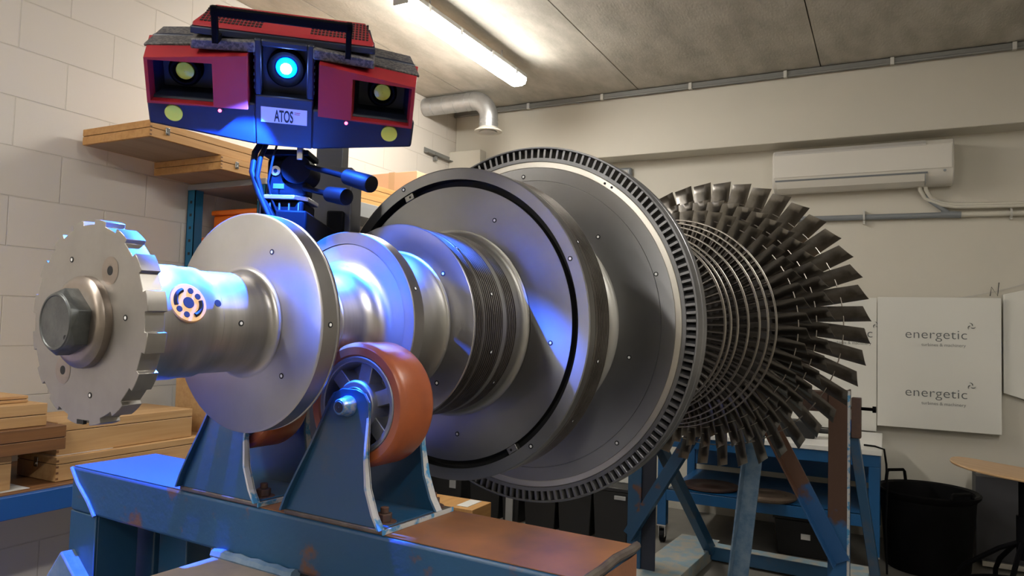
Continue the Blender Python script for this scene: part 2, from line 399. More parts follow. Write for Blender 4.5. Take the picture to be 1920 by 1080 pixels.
for x in (-1.2, -.147, .735, 1.6):
    MB().lathe([(-.006, .020), (-.006, .028), (.006, .028), (.006, .020)], 20, 'X', (x, 0, .0 - .015 * x)).build('pipe_clip', m_clip, t)
    MB().box(x - .006, x + .006, -.005, .03, -.05, .05).build('clip_bracket', m_clip, t)
t = thing('refrigerant_line', 'pair of cream refrigerant lines leaving the air conditioner to the right', 'pipe', (0, 5.79, 2.38))
for dz, dy in ((0, 0), (-.035, -.012)):
    MB().tube([(.235 + dz, -.05, .09), (.24 + dz, -.045, .05), (.27 + dz, -.02, -.005), (.33, dy, -.04 + dz * .4), (.42, dy, -.055 + dz * .5), (.6, dy, -.06 + dz * .5), (1.4, dy, -.075 + dz * .5), (2.8, dy, -.1 + dz * .5)], .0135, 12).build('insulated_tube', m_pvcw, t)

# ------------------------------------------------------------------ air conditioner
t = thing('air_conditioner', 'cream wall air conditioner below the beam on the back wall', 'air conditioner', (-.755, YB - .002, 2.45))
prof = [(0, .01), (-.10, .0), (-.165, .03), (-.20, .08), (-.205, .13), (-.20, .27), (-.17, .305), (0, .31)]
MB().prism(prof, 0.0, 1.155, 'YZ').build('housing', m_acw, t, bevel=0.008)
MB().prism([(-.207, .10), (-.209, .13), (-.205, .265), (-.20, .262), (-.2, .105)], .012, 1.143, 'YZ').build('front_panel', m_acw, t, bevel=0.004)
MB().prism([(-.176, .272), (-.204, .262), (-.206, .275), (-.178, .305)], .015, .99, 'YZ').build('top_grille', m_acg, t)
MB().prism([(-.115, .004), (-.168, .030), (-.196, .072), (-.199, .070), (-.172, .025), (-.116, .0)], .03, .985, 'YZ').build('louvre', m_acw, t, bevel=0.002)
MB().prism([(-.196, .074), (-.203, .084), (-.206, .083), (-.199, .072)], .02, 1.0, 'YZ').build('louvre_gap', m_pvc, t)
MB().cyl((1.10, -.199, .085), (1.10, -.206, .085), .009, 14).build('indicator', m_pvc, t)
MB().box(.985, .988, -.2, -.1, .005, .075).build('louvre_gap', m_pvc, t)

# small round detector on the wall and bracket on left wall
t = thing('wall_socket_box', 'small grey rounded box on the back wall behind the slotted disc', 'junction box', (-1.97, YB - .001, 2.70))
MB().box(-.08, .08, -.05, 0, -.055, .055).build('housing', m_pvc, t, bevel=0.02, seg=4)
MB().box(-.05, .05, -.054, -.05, -.03, .03).build('cover', m_acg, t, bevel=0.004)
t = thing('steel_wall_bracket', 'grey steel strut running along the left wall beneath the duct', 'wall bracket', (XL + .002, 5.1, 2.86))
MB().angle((0, 0, 0), (0, .72, .0), .045, .006, (1, 0, 0), (0, 0, 1)).build('strut', m_tray, t)
MB().box(0, .03, .14, .17, -.04, .02).build('strut_clamp', m_tray, t)
# string and peg on the panel corner
t = thing('hanging_string', 'thin cord with a dark twisted knot strung across the wall above the sign panel', 'cord', (.644, 5.80, 1.73))
MB().tube([(-.2, 0, -.045), (0, 0, .0), (.35, 0, .11), (.9, 0, .27)], .0022, 6).build('cord_line', m_acg, t)
MB().tube([(-.03, -.01, -.03), (-.022, -.01, .03), (.012, -.01, -.03), (.02, -.012, .06)], .003, 6).build('knot', m_ink, t)

# ------------------------------------------------------------------ sign panels
def swirl(parent, cx, cz, y, r=.024):
    s = MB()
    for k in range(3):
        a0 = k * 2 * PI / 3 + .5; pts = []
        for i in range(9):
            u = i / 8; a = a0 + u * 1.5; rr = r * (.30 + .75 * u)
            pts.append((cx + rr * math.cos(a), y, cz + rr * math.sin(a)))
        s.tube(pts, [.0008 + .0022 * math.sin(PI * min(1, .15 + i / 9)) for i in range(9)], 6)
    s.build('logo_swirl', m_logo, parent)
def sign(x0, x1, z0, z1, y, label, name, rows):
    t = thing(name, label, 'sign', ((x0 + x1) / 2, y, z0), group='white energetic panels along the back wall')
    hw = (x1 - x0) / 2
    MB().box(-hw, hw, 0, .03, 0, z1 - z0).build('panel', m_panel, t, bevel=0.002)
    for cx, zb in rows:
        mt = Matrix.Translation((cx, -.001, zb - z0)) @ Matrix.Rotation(PI / 2, 4, 'X')
        text_mesh('logo_text', 'energetic', .088, m_logo, t, mt, sx=1.08, spacing=1.04, bold=-.0008)
        mt = Matrix.Translation((cx + .045, -.001, zb - z0 - .052)) @ Matrix.Rotation(PI / 2, 4, 'X')
        text_mesh('logo_subtitle', 'turbines & machinery', .030, m_logo2, t, mt, sx=1.0, spacing=1.0)
        swirl(t, cx + .205, zb - z0 + .088, -.003)
sign(-.058, .672, .788, 1.686, 5.75, 'right white panel with two energetic turbines and machinery logos', 'sign_panel', [(-.01, 1.405), (-.01, 1.008)])
sign(-1.08, -.062, .742, 1.68, 5.765, 'white panel standing on the workbench mostly hidden behind the long blades', 'sign_panel', [(.83 - .53, 1.40)])
# grey board leaning on the right
t = thing('flipchart_board', 'white board hanging at the right edge beside the energetic panel', 'board', (1.35, 5.78, 1.03))
MB().prism([(-.665, .03), (.6, -.36), (.6, 1.0), (-.665, .68)], 0, .03, 'XZ').build('panel', m_panel, t, bevel=0.003)

# ------------------------------------------------------------------ workbench
BX0, BX1, BY0, BY1, BZ = -1.36, -.033, 4.85, 5.72, .74
t = thing('workbench', 'blue steel workbench with white top and lower shelf against the back wall', 'workbench', (BX0, BY0, 0))
W, D = BX1 - BX0, BY1 - BY0
MB().box(-.01, W + .01, -.01, D, BZ - .03, BZ).build('worktop', m_top, t, bevel=0.003)
MB().box(0, W, 0, .05, BZ - .10, BZ - .031).box(0, W, D - .05, D, BZ - .10, BZ - .031).box(0, .05, .05, D - .05, BZ - .1, BZ - .031).box(W - .05, W, .05, D - .05, BZ - .1, BZ - .031).build('top_frame', m_bench, t, bevel=0.002)
for x in (0, W - .06):
    for y in (0, D - .06):
        MB().box(x, x + .06, y, y + .06, .12, BZ - .10).build('leg', m_bench, t, bevel=0.003)
        cx, cy = x + .03, y + .03
        f = MB().box(cx - .03, cx + .03, cy - .03, cy + .03, .112, .12).box(cx - .022, cx - .018, cy - .02, cy + .035, .04, .112).box(cx + .018, cx + .022, cy - .02, cy + .035, .04, .112).build('caster_fork', m_chrome, t)
        MB().cyl((cx - .014, cy + .012, .045), (cx + .014, cy + .012, .045), .045, 24).build('caster_tyre', m_rubber, f)
MB().box(.06, W - .06, .002, D - .01, .345, .355).box(.06, W - .06, .0, .03, .285, .355).build('lower_shelf', m_bench, t, bevel=0.002)
MB().box(.02, W - .02, D - .05, D - .01, .40, .52).build('rail', m_bench, t)
tag(MB().lathe([(0, .002), (0, .17), (.006, .185), (.018, .185), (.02, .17), (.014, .15), (.014, .07), (.02, .06), (.02, .002)], 40, 'Z').build('rusty_disc', m_brown, loc=(-1.06, 5.08, .357)), 'rusty brown disc lying on the workbench lower shelf, leftmost', 'disc', 'rusty discs on the lower shelf')
tag(MB().lathe([(0, .002), (0, .17), (.012, .18), (.022, .18), (.024, .12), (.018, .115), (.018, .002)], 40, 'Z').build('rusty_disc', mat('dusty_brown_disc', (.14, .10, .07), .6, col2=(.09, .06, .04), scale=9), loc=(-.68, 4.98, .357)), 'dusty grey-brown disc lying on the shelf right of the rusty disc', 'disc', 'rusty discs on the lower shelf')
t = thing('storage_crate', 'black plastic crate with a white label under the workbench shelf', 'crate', (-.46, 5.18, 0))
MB().hexa([(-.16, -.14, 0), (.16, -.14, 0), (.16, .22, 0), (-.16, .22, 0)], [(-.18, -.16, .23), (.18, -.16, .23), (.18, .25, .23), (-.18, .25, .23)]).build('tub', m_blackp, t, bevel=0.008)
MB().box(-.19, .19, -.17, .26, .231, .25).build('lid', m_blackp, t, bevel=0.005)
MB().box(-.02, .035, -.159, -.155, .115, .15).build('paper_label', m_paper, t)
# instrument and cable on bench
t = thing('instrument_case', 'small black device on the white worktop behind the blades', 'device', (-.50, 5.15, BZ))
MB().box(-.13, .09, -.06, .06, 0, .11).build('housing', m_blackp, t, bevel=0.008)
MB().cyl((.09, 0, .05), (.2, 0, .05), .016, 14).build('nozzle', m_blackp, t)
tag(MB().tube([(-.12, 4.98, BZ + .008), (-.06, 4.93, BZ + .012), (-.012, 4.895, BZ + .004), (.0, 4.885, BZ - .08), (.005, 4.88, BZ - .22), (-.002, 4.88, .3), (.005, 4.9, .02)], .006, 8).build('power_cable', m_rubber), 'black cable hanging over the right end of the workbench', 'cable')

# ------------------------------------------------------------------ black tub
t = thing('rubber_tub', 'round black rubber tub with two handles beside the workbench', 'tub', (.225, 5.25, 0))
MB().lathe([(0, .002), (0, .222), (.02, .232), (.43, .262), (.455, .285), (.470, .289), (.478, .278), (.470, .255), (.44, .25), (.03, .215), (.03, .002)], 64, 'Z').build('tub_body', m_rubber, t)
for a in (-.9, 2.25):
    ca, sa = math.cos(a), math.sin(a); pp = []
    for u, v in ((-.075, .46), (-.065, .53), (-.055, .542), (.055, .542), (.065, .53), (.075, .46)):
        rr = .27 + .0 * v; pp.append((rr * ca - u * sa, rr * sa + u * ca, v if a > 0 else .475 + (v - .46) * .35))
    MB().tube(pp, .010, 10).build('handle', m_rubber, t)

# ------------------------------------------------------------------ draughtsman chair
t = thing('swivel_chair', 'plywood swivel chair with black star base at the right edge', 'chair', (.60, 4.4, 0), (0, 0, -.15))
seat = []
for k in range(40):
    a = 2 * PI * k / 40; ca, sa = math.cos(a), math.sin(a)
    seat.append((.31 * math.copysign(abs(ca) ** .62, ca), .2 * math.copysign(abs(sa) ** .8, sa)))
sm = MB(); sm.prism(seat, .745, .758, 'XY')
for v in sm.bm.verts: v.co.z += -.07 * v.co.x + .25 * v.co.x * v.co.x * (1 if v.co.x < 0 else .1) * .6
sm.build('seat', m_ply, t, bevel=0.004)
bk = MB(); rows = []
for i in range(11):
    u = -1 + i / 5; x = .16 + .0 * u
    pass
bk.prism([(.14 * math.copysign(abs(math.cos(2 * PI * k / 28)) ** .5, math.cos(2 * PI * k / 28)), .11 * math.copysign(abs(math.sin(2 * PI * k / 28)) ** .6, math.sin(2 * PI * k / 28))) for k in range(28)], -.006, .006, 'YZ')
bo = bk.build('backrest', m_ply, t, bevel=0.003); bo.location = (.16, .0, 1.0); bo.rotation_euler = (0, -.1, 1.25)
MB().tube([(.12, 0, .72), (.2, .02, .72), (.24, .03, .80), (.19, .01, .98)], .012, 10).build('back_bar', m_blackm, t)
MB().cyl((0, 0, .50), (0, 0, .745), .02, 20).build('gas_lift', m_blackm, t)
MB().cyl((0, 0, .34), (0, 0, .55), .03, 20).build('column', m_blackm, t)
MB().box(-.11, .11, -.07, .07, .735, .746).build('seat_plate', m_blackm, t)
for k in range(5):
    a = 2 * PI * k / 5 + .75; d = Vector((math.cos(a), math.sin(a), 0))
    MB().tube([d * .02 + Vector((0, 0, .42)), d * .1 + Vector((0, 0, .38)), d * .25 + Vector((0, 0, .27)), d * .30 + Vector((0, 0, .2)), d * .31 + Vector((0, 0, .012))], .012, 10).build('leg', m_blackm, t)
MB().tube([(.28 * math.cos(2 * PI * k / 36), .28 * math.sin(2 * PI * k / 36), .17) for k in range(37)], .008, 8, cap=False).build('foot_ring', m_blackm, t)
t = thing('folding_trestle', 'low dark cabinet with silver rail behind the swivel chair', 'cabinet', (1.0, 5.6, 0))
MB().box(-.5, .7, -.12, .1, .03, .55).build('cabinet_body', m_grey, t, bevel=0.004)
MB().beam((-.5, -.14, .585), (.7, -.14, .555), .03, .022).build('rail', m_silver, t)
MB().beam((-.47, -.16, .03), (.7, -.16, .03), .03, .03).build('foot_rail', m_silver, t)

# ------------------------------------------------------------------ crates along the back wall
def crate(x, y, wdt, dep, h, label, strap=False):
    t = thing('storage_crate', label, 'crate', (x, y, 0), group='black crates on the floor by the back wall')
    MB().hexa([(-wdt / 2 + .015, 0, 0), (wdt / 2 - .015, 0, 0), (wdt / 2 - .015, dep, 0), (-wdt / 2 + .015, dep, 0)], [(-wdt / 2, -.01, h - .03), (wdt / 2, -.01, h - .03), (wdt / 2, dep, h - .03), (-wdt / 2, dep, h - .03)]).build('tub', m_blackp, t, bevel=0.006)
    MB().box(-wdt / 2 - .005, wdt / 2 + .005, -.02, dep + .01, h - .029, h).build('lid', m_blackp, t, bevel=0.006)
    if strap: MB().box(-.028, .028, -.024, -.012, .02, h - .05).build('strap', m_shelf, t)
    else: MB().box(.03, .11, -.030, -.02, h - .075, h - .05).build('latch', m_shelf, t, bevel=0.002)
crate(-2.16, 4.72, .252, .45, .36, 'black lidded crate by the back wall, first of the three right of the strapped case')
crate(-1.895, 4.71, .252, .45, .36, 'black lidded crate standing between two alike by the back wall')
crate(-1.63, 4.70, .252, .45, .36, 'black lidded crate nearest the rear stand by the back wall')
crate(-2.40, 4.74, .15, .42, .38, 'narrow black case with a grey vertical strap by the back wall', True)
crate(-2.625, 4.76, .26, .4, .40, 'tall black crate left of the strapped case behind the roller')
t = thing('white_worktop_case', 'flat white-topped case with a small reel lying on the black crates', 'case', (-1.70, 4.95, .3605))
MB().box(-.25, .2, -.1, .14, 0, .05).build('case_body', m_panel, t, bevel=0.004)
MB().cyl((0, -.02, .06), (.09, -.02, .06), .022, 16).build('reel', m_brown, t)
t = thing('tool_reel_case', 'dark toolbox with pale side strips standing behind the right roller', 'toolbox', (-2.95, 4.76, 0))
MB().box(-.2, .12, 0, .3, 0, .50).build('case_body', m_blackp, t, bevel=0.01)
MB().box(.02, .075, -.004, 0, .18, .27).box(.02, .075, -.004, 0, .32, .41).build('pale_strip', m_shelf, t)
t = thing('wooden_case', 'small orange wooden box with a white label on the floor behind the front stand', 'box', (-2.43, 4.05, 0))
MB().box(-.3, .18, -.12, .12, 0, .28).build('case_body', m_wood2, t, bevel=0.003)
MB().box(.04, .12, -.08, .1, .280, .283).build('paper_label', m_paper, t)

# ------------------------------------------------------------------ shelving and wooden cases on the left
t = thing('storage_rack', 'blue post storage rack with grey steel shelf along the left wall', 'shelving rack', (-3.2, 2.8, 0))
def rpost(x, y):
    p = MB().box(x - .03, x + .03, y - .025, y - .021, 0, 2.12).box(x - .03, x - .026, y - .025, y + .03, 0, 2.12).box(x + .026, x + .03, y - .025, y + .03, 0, 2.12).build('post', m_teal, t)
    h = MB()
    for k in range(28): h.box(x - .008, x + .008, y - .0262, y - .0248, .1 + k * .072, .115 + k * .072)
    h.build('slot_row', m_ink, p)
for x in (-.255, .28):
    for y in (0, 2.4): rpost(x, y)
for z in (1.0, 1.6): MB().beam((-.25, 0, z), (.28, 0, z + .3), .02, .02).build('brace', m_teal, t)
MB().box(-.285, .31, -.03, 2.46, 2.118, 2.15).build('shelf', m_shelf, t, bevel=0.002)
MB().box(.275, .315, -.02, 2.43, 2.06, 2.118).build('shelf_beam', m_shelf, t)
MB().box(-.285, .31, .0, 2.46, 1.60, 1.63).build('shelf', m_shelf, t, bevel=0.002)
MB().box(-.285, .31, .0, 2.46, .95, .98).build('shelf', m_shelf, t, bevel=0.002)
def wcase(x0, x1, y0, y1, z0, z1, label, m, name='wooden_case', latches=(), seam=.55, side='x', group='wooden cases on the racks'):
    t = thing(name, label, 'wooden case', ((x0 + x1) / 2, y0, z0), group=group)
    hw = (x1 - x0) / 2; L = y1 - y0; H = z1 - z0; zs = H * seam
    MB().box(-hw, hw, 0, L, 0.001, zs - .0012).build('case_body', m, t, bevel=0.002)
    MB().box(-hw, hw, 0, L, zs + .0012, H).build('lid', m, t, bevel=0.002)
    MB().box(-hw + .004, hw - .004, .004, L - .004, zs - .0014, zs + .0014).build('lid_gap', m_seam, t)
    MB().box(-hw + .012, hw - .012, .012, L - .012, -.0005, .0012).build('case_bottom', m_wbott, t)
    for s in (-1, 1):                                             # finger joints at the visible corners
        j = MB()
        for k in range(4): j.box(s * (hw - .0) - .0008, s * hw + .0008, .0, .010, H * (.08 + .24 * k), H * (.17 + .24 * k))
        if s > 0: j.build('finger_joint', m_wdark, t)
    for (px, py) in latches:
        if py == 'x': q = MB().box(hw - .001, hw + .004, px - .011, px + .011, zs - .017, zs + .017).cyl((hw + .002, px, zs - .008), (hw + .008, px, zs - .008), .006, 12).build('latch', m_latch, t, bevel=0.001)
        else: q = MB().box(px - .012, px + .012, -.004, .001, zs - .02, zs + .02).cyl((px, -.008, zs - .006), (px, -.002, zs - .006), .007, 12).build('latch', m_latch, t, bevel=0.001)
    return t
wcase(-3.45, -2.96, 2.14, 4.0, 2.2235, 2.300, 'long honey-coloured wooden case overhanging the top shelf, upper one below the scanner', m_wood2, latches=((.09, 'x'), (1.0, 'x')))
wcase(-3.45, -2.95, 2.53, 4.2, 2.1515, 2.2225, 'honey-coloured wooden case lying directly on the grey top shelf under the longer case', m_wood2, latches=((.10, 'x'), (.8, 'x')))
t = thing('cardboard_box', 'brown cardboard box on the top shelf behind the big dark disc', 'cardboard box', (-3.16, 4.35, 2.1515))
MB().box(-.22, .22, -.14, .4, 0, .33).build('carton', m_card, t, bevel=0.003)
MB().box(-.025, .025, -.142, .402, -.0, .333).build('tape', mat('parcel_tape', (.5, .32, .17), .35), t)
for z0, z1, y0, l in ((1.631, 1.86, 2.84, 'orange plastic box on the rack, lower of the two'), (1.861, 2.02, 2.9, 'orange plastic box stacked on top of the lower orange box')):
    t = thing('plastic_box', l, 'plastic box', (-3.18, y0, z0), group='orange boxes on the blue rack')
    MB().box(-.24, .23, 0, .6, 0, z1 - z0 - .03).build('box_body', m_orange, t, bevel=0.01)
    MB().box(-.25, .24, -.01, .61, z1 - z0 - .029, z1 - z0).build('lid', m_orange, t, bevel=0.008)
# lower bench rack
t = thing('low_rack', 'low blue rack with timber shelf board along the left wall', 'shelving rack', (-3.15, -.6, 0))
MB().box(-.34, .27, 0, 3.3, .728, .744).build('shelf_board', m_wdark, t, bevel=0.002)
MB().box(.262, .30, 0, 3.3, .655, .738).build('front_beam', m_rackblue, t, bevel=0.003)
MB().box(-.345, -.305, 0, 3.3, .655, .727).build('rear_beam', m_rackblue, t, bevel=0.003)
for x in (-.32, .28):
    for y in (.03, 3.27): MB().box(x - .025, x + .02, y - .03, y + .03, 0, .655).build('post', m_rackblue, t, bevel=0.002)
wcase(-3.19, -2.925, 1.785, 2.66, .745, .842, 'long pine case with a steel catch on its near end on the low rack', m_wood, latches=((.0, 'y'),), group='wooden cases on the low rack', seam=.7)
wcase(-3.30, -2.955, 1.80, 2.44, .8425, .975, 'pine case stacked on the long pine case behind the toothed disc', m_wood, group='wooden cases on the low rack', seam=.72)
wcase(-3.45, -2.93, .2, 1.62, .745, .880, 'pine case at the bottom of the left stack, at the left picture edge', m_wood, group='wooden cases on the low rack', seam=.75)
wcase(-3.42, -2.88, .3, 1.79, .8805, .975, 'dark brown stained wooden case in the left stack', m_wdark, group='wooden cases on the low rack', seam=.5)
wcase(-3.45, -2.92, .25, 1.735, .9755, 1.062, 'pale pine case on top of the left stack', m_wood, group='wooden cases on the low rack', seam=.5)
wcase(-3.42, -2.99, .25, 1.70, 1.0625, 1.09, 'thin pale board lying on top of the left stack of cases', m_wood, name='pine_board', group='wooden cases on the low rack', seam=.5)
tag(MB().box(-.05, .05, -.12, .12, 0, .0012).build('paper_sheet', m_paper, loc=(-3.0, 1.92, .8428)), 'white paper slip lying on the long pine case by its near end', 'paper')
tag(MB().box(-.11, .11, -.18, .18, 0, .0012).build('paper_sheet', m_paper, loc=(-3.02, 1.50, .7445)), 'white paper sheet on the low rack board', 'paper')
t = thing('plywood_panel', 'pale plywood panel standing on the low rack behind the collar disc', 'board', (-3.1, 2.55, .8425), (0, 0, 0))
MB().box(-.12, .16, .0, .018, 0, .27).build('panel', m_wood, t, bevel=0.002)

# ------------------------------------------------------------------ the turbine rotor
P0 = Vector((-0.97375565, 0.62369355, 1.40714604)); UR = Vector((0.99780282, -0.06625361, 0)); AX = Vector((0.06624536, 0.99767849, 0.01578577)); UU = Vector((-0.00104586, -0.01575108, 0.9998754))
rotor = thing('turbine_rotor', 'steel steam turbine rotor with bladed wheels lying on the blue stands', 'turbine rotor')
RM = Matrix((UR, AX, UU)).transposed().to_4x4(); RM.translation = P0
rotor.matrix_world = RM
SG = 160
def fil(t0, r0, t1, r1, n=8, flip=False):
    out = []
    for k in range(n + 1):
        a = k / n * PI / 2
        if not flip: out.append((t0 + (t1 - t0) * math.sin(a), r0 + (r1 - r0) * (1 - math.cos(a))))
        else: out.append((t0 + (t1 - t0) * (1 - math.cos(a)), r0 + (r1 - r0) * math.sin(a)))
    return out
# shaft
MB().lathe([(.0275, .02), (.0275, .086), (.12, .0862), (.122, .0850), (.150, .0850), (.152, .0825), (.158, .0825), (.160, .0805), (.236, .0805)] + fil(.236, .0805, .2575, .094) + [(.2575, .02)], SG).build('shaft', m_steel, rotor)
MB().lathe([(.29, .02), (.29, .105)] + [(a, b) for a, b in fil(.299, .105, .322, .089, flip=True)] + [(.322, .088), (.40, .088), (.402, .090), (.418, .090)] + fil(.446, .090, .492, .130, 12) + [(.4935, .152), (.4935, .02)], SG).build('journal', m_steel, rotor)
MB().lathe([(.258, .02), (.258, .179), (.2605, .1833), (.289, .1833), (.2905, .1805), (.2925, .1805), (.294, .1833), (.2975, .1828), (.2995, .18), (.2995, .02)], SG).build('collar_disc', m_face, rotor)
MB().lathe([(.497, .02), (.497, .1525), (.492, .1535), (.492, .1755), (.4935, .177), (.521, .177), (.524, .174), (.524, .02)], SG).build('flange_disc', m_face, rotor)
MB().lathe([(.524, .02), (.524, .158)] + fil(.524, .158, .552, .138, flip=True) + [(.600, .137)] + fil(.600, .137, .6395, .152) + [(.6395, .02)], SG).build('neck', m_light, rotor)
# seal drum with its front face
MB().lathe([(.64, .02), (.64, .2075), (.6412, .209), (.6445, .209), (.6455, .207), (.6465, .02)], SG).build('seal_front_face', m_face, rotor)
def fins(t0, t1, n, r, depth=.004, mk=None):
    p = []
    st = (t1 - t0) / n
    for k in range(n):
        a = t0 + k * st
        p += [(a, r - depth), (a + st * .28, r - depth), (a + st * .34, r), (a + st * .72, r), (a + st * .78, r - depth)]
    p.append((t1, r - depth)); return p
pr = [(.6465, .02)] + fins(.6465, .676, 5, .2065) + [(.677, .206), (.684, .206), (.684, .2)] + fins(.685, .752, 9, .2055) + [(.753, .204)]
MB().lathe(pr + [(.753, .02)], SG).build('labyrinth_seal', m_seal, rotor)
MB().lathe([(.753, .02), (.753, .2055), (.768, .2055), (.768, .02)], SG).build('seal_land', m_light, rotor)
MB().lathe([(.768, .02)] + fins(.768, .812, 6, .205) + [(.812, .02)], SG).build('labyrinth_seal', m_seal, rotor)
MB().lathe([(.812, .02), (.812, .203), (.822, .205)] + fil(.826, .205, .8435, .219) + [(.8435, .02)], SG).build('drum_fillet', m_light, rotor)
# balance disc with its dovetail groove
gd = .022
MB().lathe([(.85, .02), (.845, .225), (.845, .3215), (.845 + gd, .3215), (.845 + gd, .3385), (.840, .3385), (.840, .3635), (.842, .366), (.868, .366), (.87, .362), (.94, .355), (.94, .02)], SG).build('balance_disc', m_dark, rotor)
MB().lathe([(.870, .35), (.872, .366), (.877, .366), (.878, .362)] + fins(.878, .945, 8, .3655, .005) + [(.945, .35)], SG).build('labyrinth_seal', m_seal, rotor)
MB().lathe([(.8462, .3216), (.866, .3216), (.866, .3384), (.8412, .3384), (.8412, .3383), (.8655, .338), (.8655, .322), (.8462, .3217)], SG, closed=True).build('groove_shade_liner', m_black, rotor)  # black liner: shade inside the real groove, put in as colour
for ang in (113, -57):
    a = math.radians(ang); c, s = math.cos(a), math.sin(a)
    mt = Matrix(((-s, 0, c, .330 * c), (0, 1, 0, .846), (c, 0, s, .330 * s), (0, 0, 0, 1)))
    g = MB().box(-.013, .013, -.003, .012, -.0075, .0075, mt).build('locking_piece', m_light, rotor, bevel=0.001)
    MB().cyl(mt @ Vector((-.003, -.0035, 0)), mt @ Vector((-.003, -.002, 0)), .003, 12).build('screw_hole', m_black, g)
MB().lathe([(.94, .02), (.945, .27)] + [(.95, .27)] + [(1.10, .252)] + fil(1.14, .252, 1.1995, .284) + [(1.1995, .02)], SG).build('drum_fillet', m_light, rotor)
# large impulse wheel
wheel = MB().lathe([(1.199, .02), (1.199, .3935), (1.2015, .3940), (1.2015, .3955), (1.199, .396), (1.199, .431), (1.270, .431), (1.270, .02)], 200).build('control_wheel', m_dark, rotor)
MB().lathe([(1.1992, .431), (1.198, .4325), (1.1985, .4465), (1.2, .448), (1.27, .448), (1.27, .431)], 200).build('silver_band', m_silver, wheel)
MB().lathe([(1.200, .4479), (1.1975, .4495), (1.1975, .4585), (1.266, .4585), (1.27, .448)], 200).build('platform_ring', m_shroud, wheel)
MB().lathe([(1.1965, .4835), (1.1955, .4850), (1.1965, .4885), (1.200, .4895), (1.232, .4895), (1.234, .4875), (1.238, .4875), (1.240, .4895), (1.268, .4895), (1.272, .487), (1.272, .4835), (1.1965, .4835)], 220).build('shroud_ring', m_shroud, wheel)
def rows_of(name, parent, mb, m, n, phase, keep=None, **kw):
    o = mb.build(name, m, parent, **kw); o.rotation_euler = (0, -math.radians(phase), 0); out = [o]
    for k in range(1, n):
        if keep and not keep(k): continue
        c = o.copy(); COL.objects.link(c); c.parent = parent; c.rotation_euler = (0, -math.radians(phase + 360.0 * k / n), 0); out.append(c)
    return out
NB = 150; hw = .0040; bl = []
def short_blade(mb, rot=0.0):
    A = []; B = []
    for i in range(7):
        u = i / 6; t_ = 1.200 + .062 * u; zc = .010 * math.sin(PI * u) - .004; th = hw * (.55 + .75 * math.sin(PI * min(1, u * .8 + .1)))
        A.append((t_, zc + th)); B.append((t_, zc - th))
    poly = A + B[::-1]
    c, s = math.cos(rot), math.sin(rot)
    mtx = Matrix(((c, 0, -s, 0), (0, 1, 0, 0), (s, 0, c, 0), (0, 0, 0, 1)))
    mb.prism([(a, b) for a, b in poly], .4575, .4845, 'YZ', mtx)
    return mb
vis = [k for k in range(NB) if -112 < ((k * 360.0 / NB + 180) % 360 - 180) < 128]
first = None
for k in vis[:100]:
    if first is None: first = short_blade(MB()).build('shrouded_blade', m_shroud, wheel); o = first
    else: o = first.copy(); COL.objects.link(o); o.parent = wheel
    o.rotation_euler = (0, -math.radians(k * 360.0 / NB), 0)
rest = MB()
for k in range(NB):
    if k not in vis[:100]: short_blade(rest, math.radians(k * 360.0 / NB))
o = rest.build('shrouded_blade', m_shroud, wheel); o['kind'] = 'stuff'
# drum behind the wheel and rear journal
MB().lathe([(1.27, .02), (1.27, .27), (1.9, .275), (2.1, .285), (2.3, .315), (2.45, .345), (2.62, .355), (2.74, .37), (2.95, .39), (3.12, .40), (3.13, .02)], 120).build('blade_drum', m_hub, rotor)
MB().lathe([(3.13, .02), (3.13, .2), (3.16, .18), (3.18, .10), (3.95, .10), (3.95, .02)], 96).build('rear_journal', m_steel, rotor)
# middle stages: shroud ring plus narrow blades
STG = [(2.00, .345, 76), (2.07, .347, 76), (2.14, .354, 74), (2.22, .373, 70), (2.30, .396, 66), (2.36, .415, 60), (2.42, .434, 56)]
for i, (tt, rr, n) in enumerate(STG):
    ring = MB().lathe([(tt - .013, rr - .004), (tt - .013, rr), (tt - .004, rr + .001), (tt - .003, rr - .0005), (tt + .003, rr - .0005), (tt + .004, rr + .001), (tt + .013, rr), (tt + .013, rr - .004)], 160, closed=True).build('stage_shroud', m_ring, rotor)
    b = MB(); poly = []
    for u in [k / 6 for k in range(7)]: poly.append((tt - .016 + .032 * u, .004 * math.sin(PI * u) + .0022 + .002 * math.sin(PI * u)))
    for u in [k / 6 for k in range(6, -1, -1)]: poly.append((tt - .016 + .032 * u, .004 * math.sin(PI * u) - .0022))
    b.prism(poly, .265 if tt < 2.1 else rr - .085, rr - .003, 'YZ')
    rows_of('stage_blade', ring, b, m_ring if i == 0 else m_stage, n, 1.7 * i)
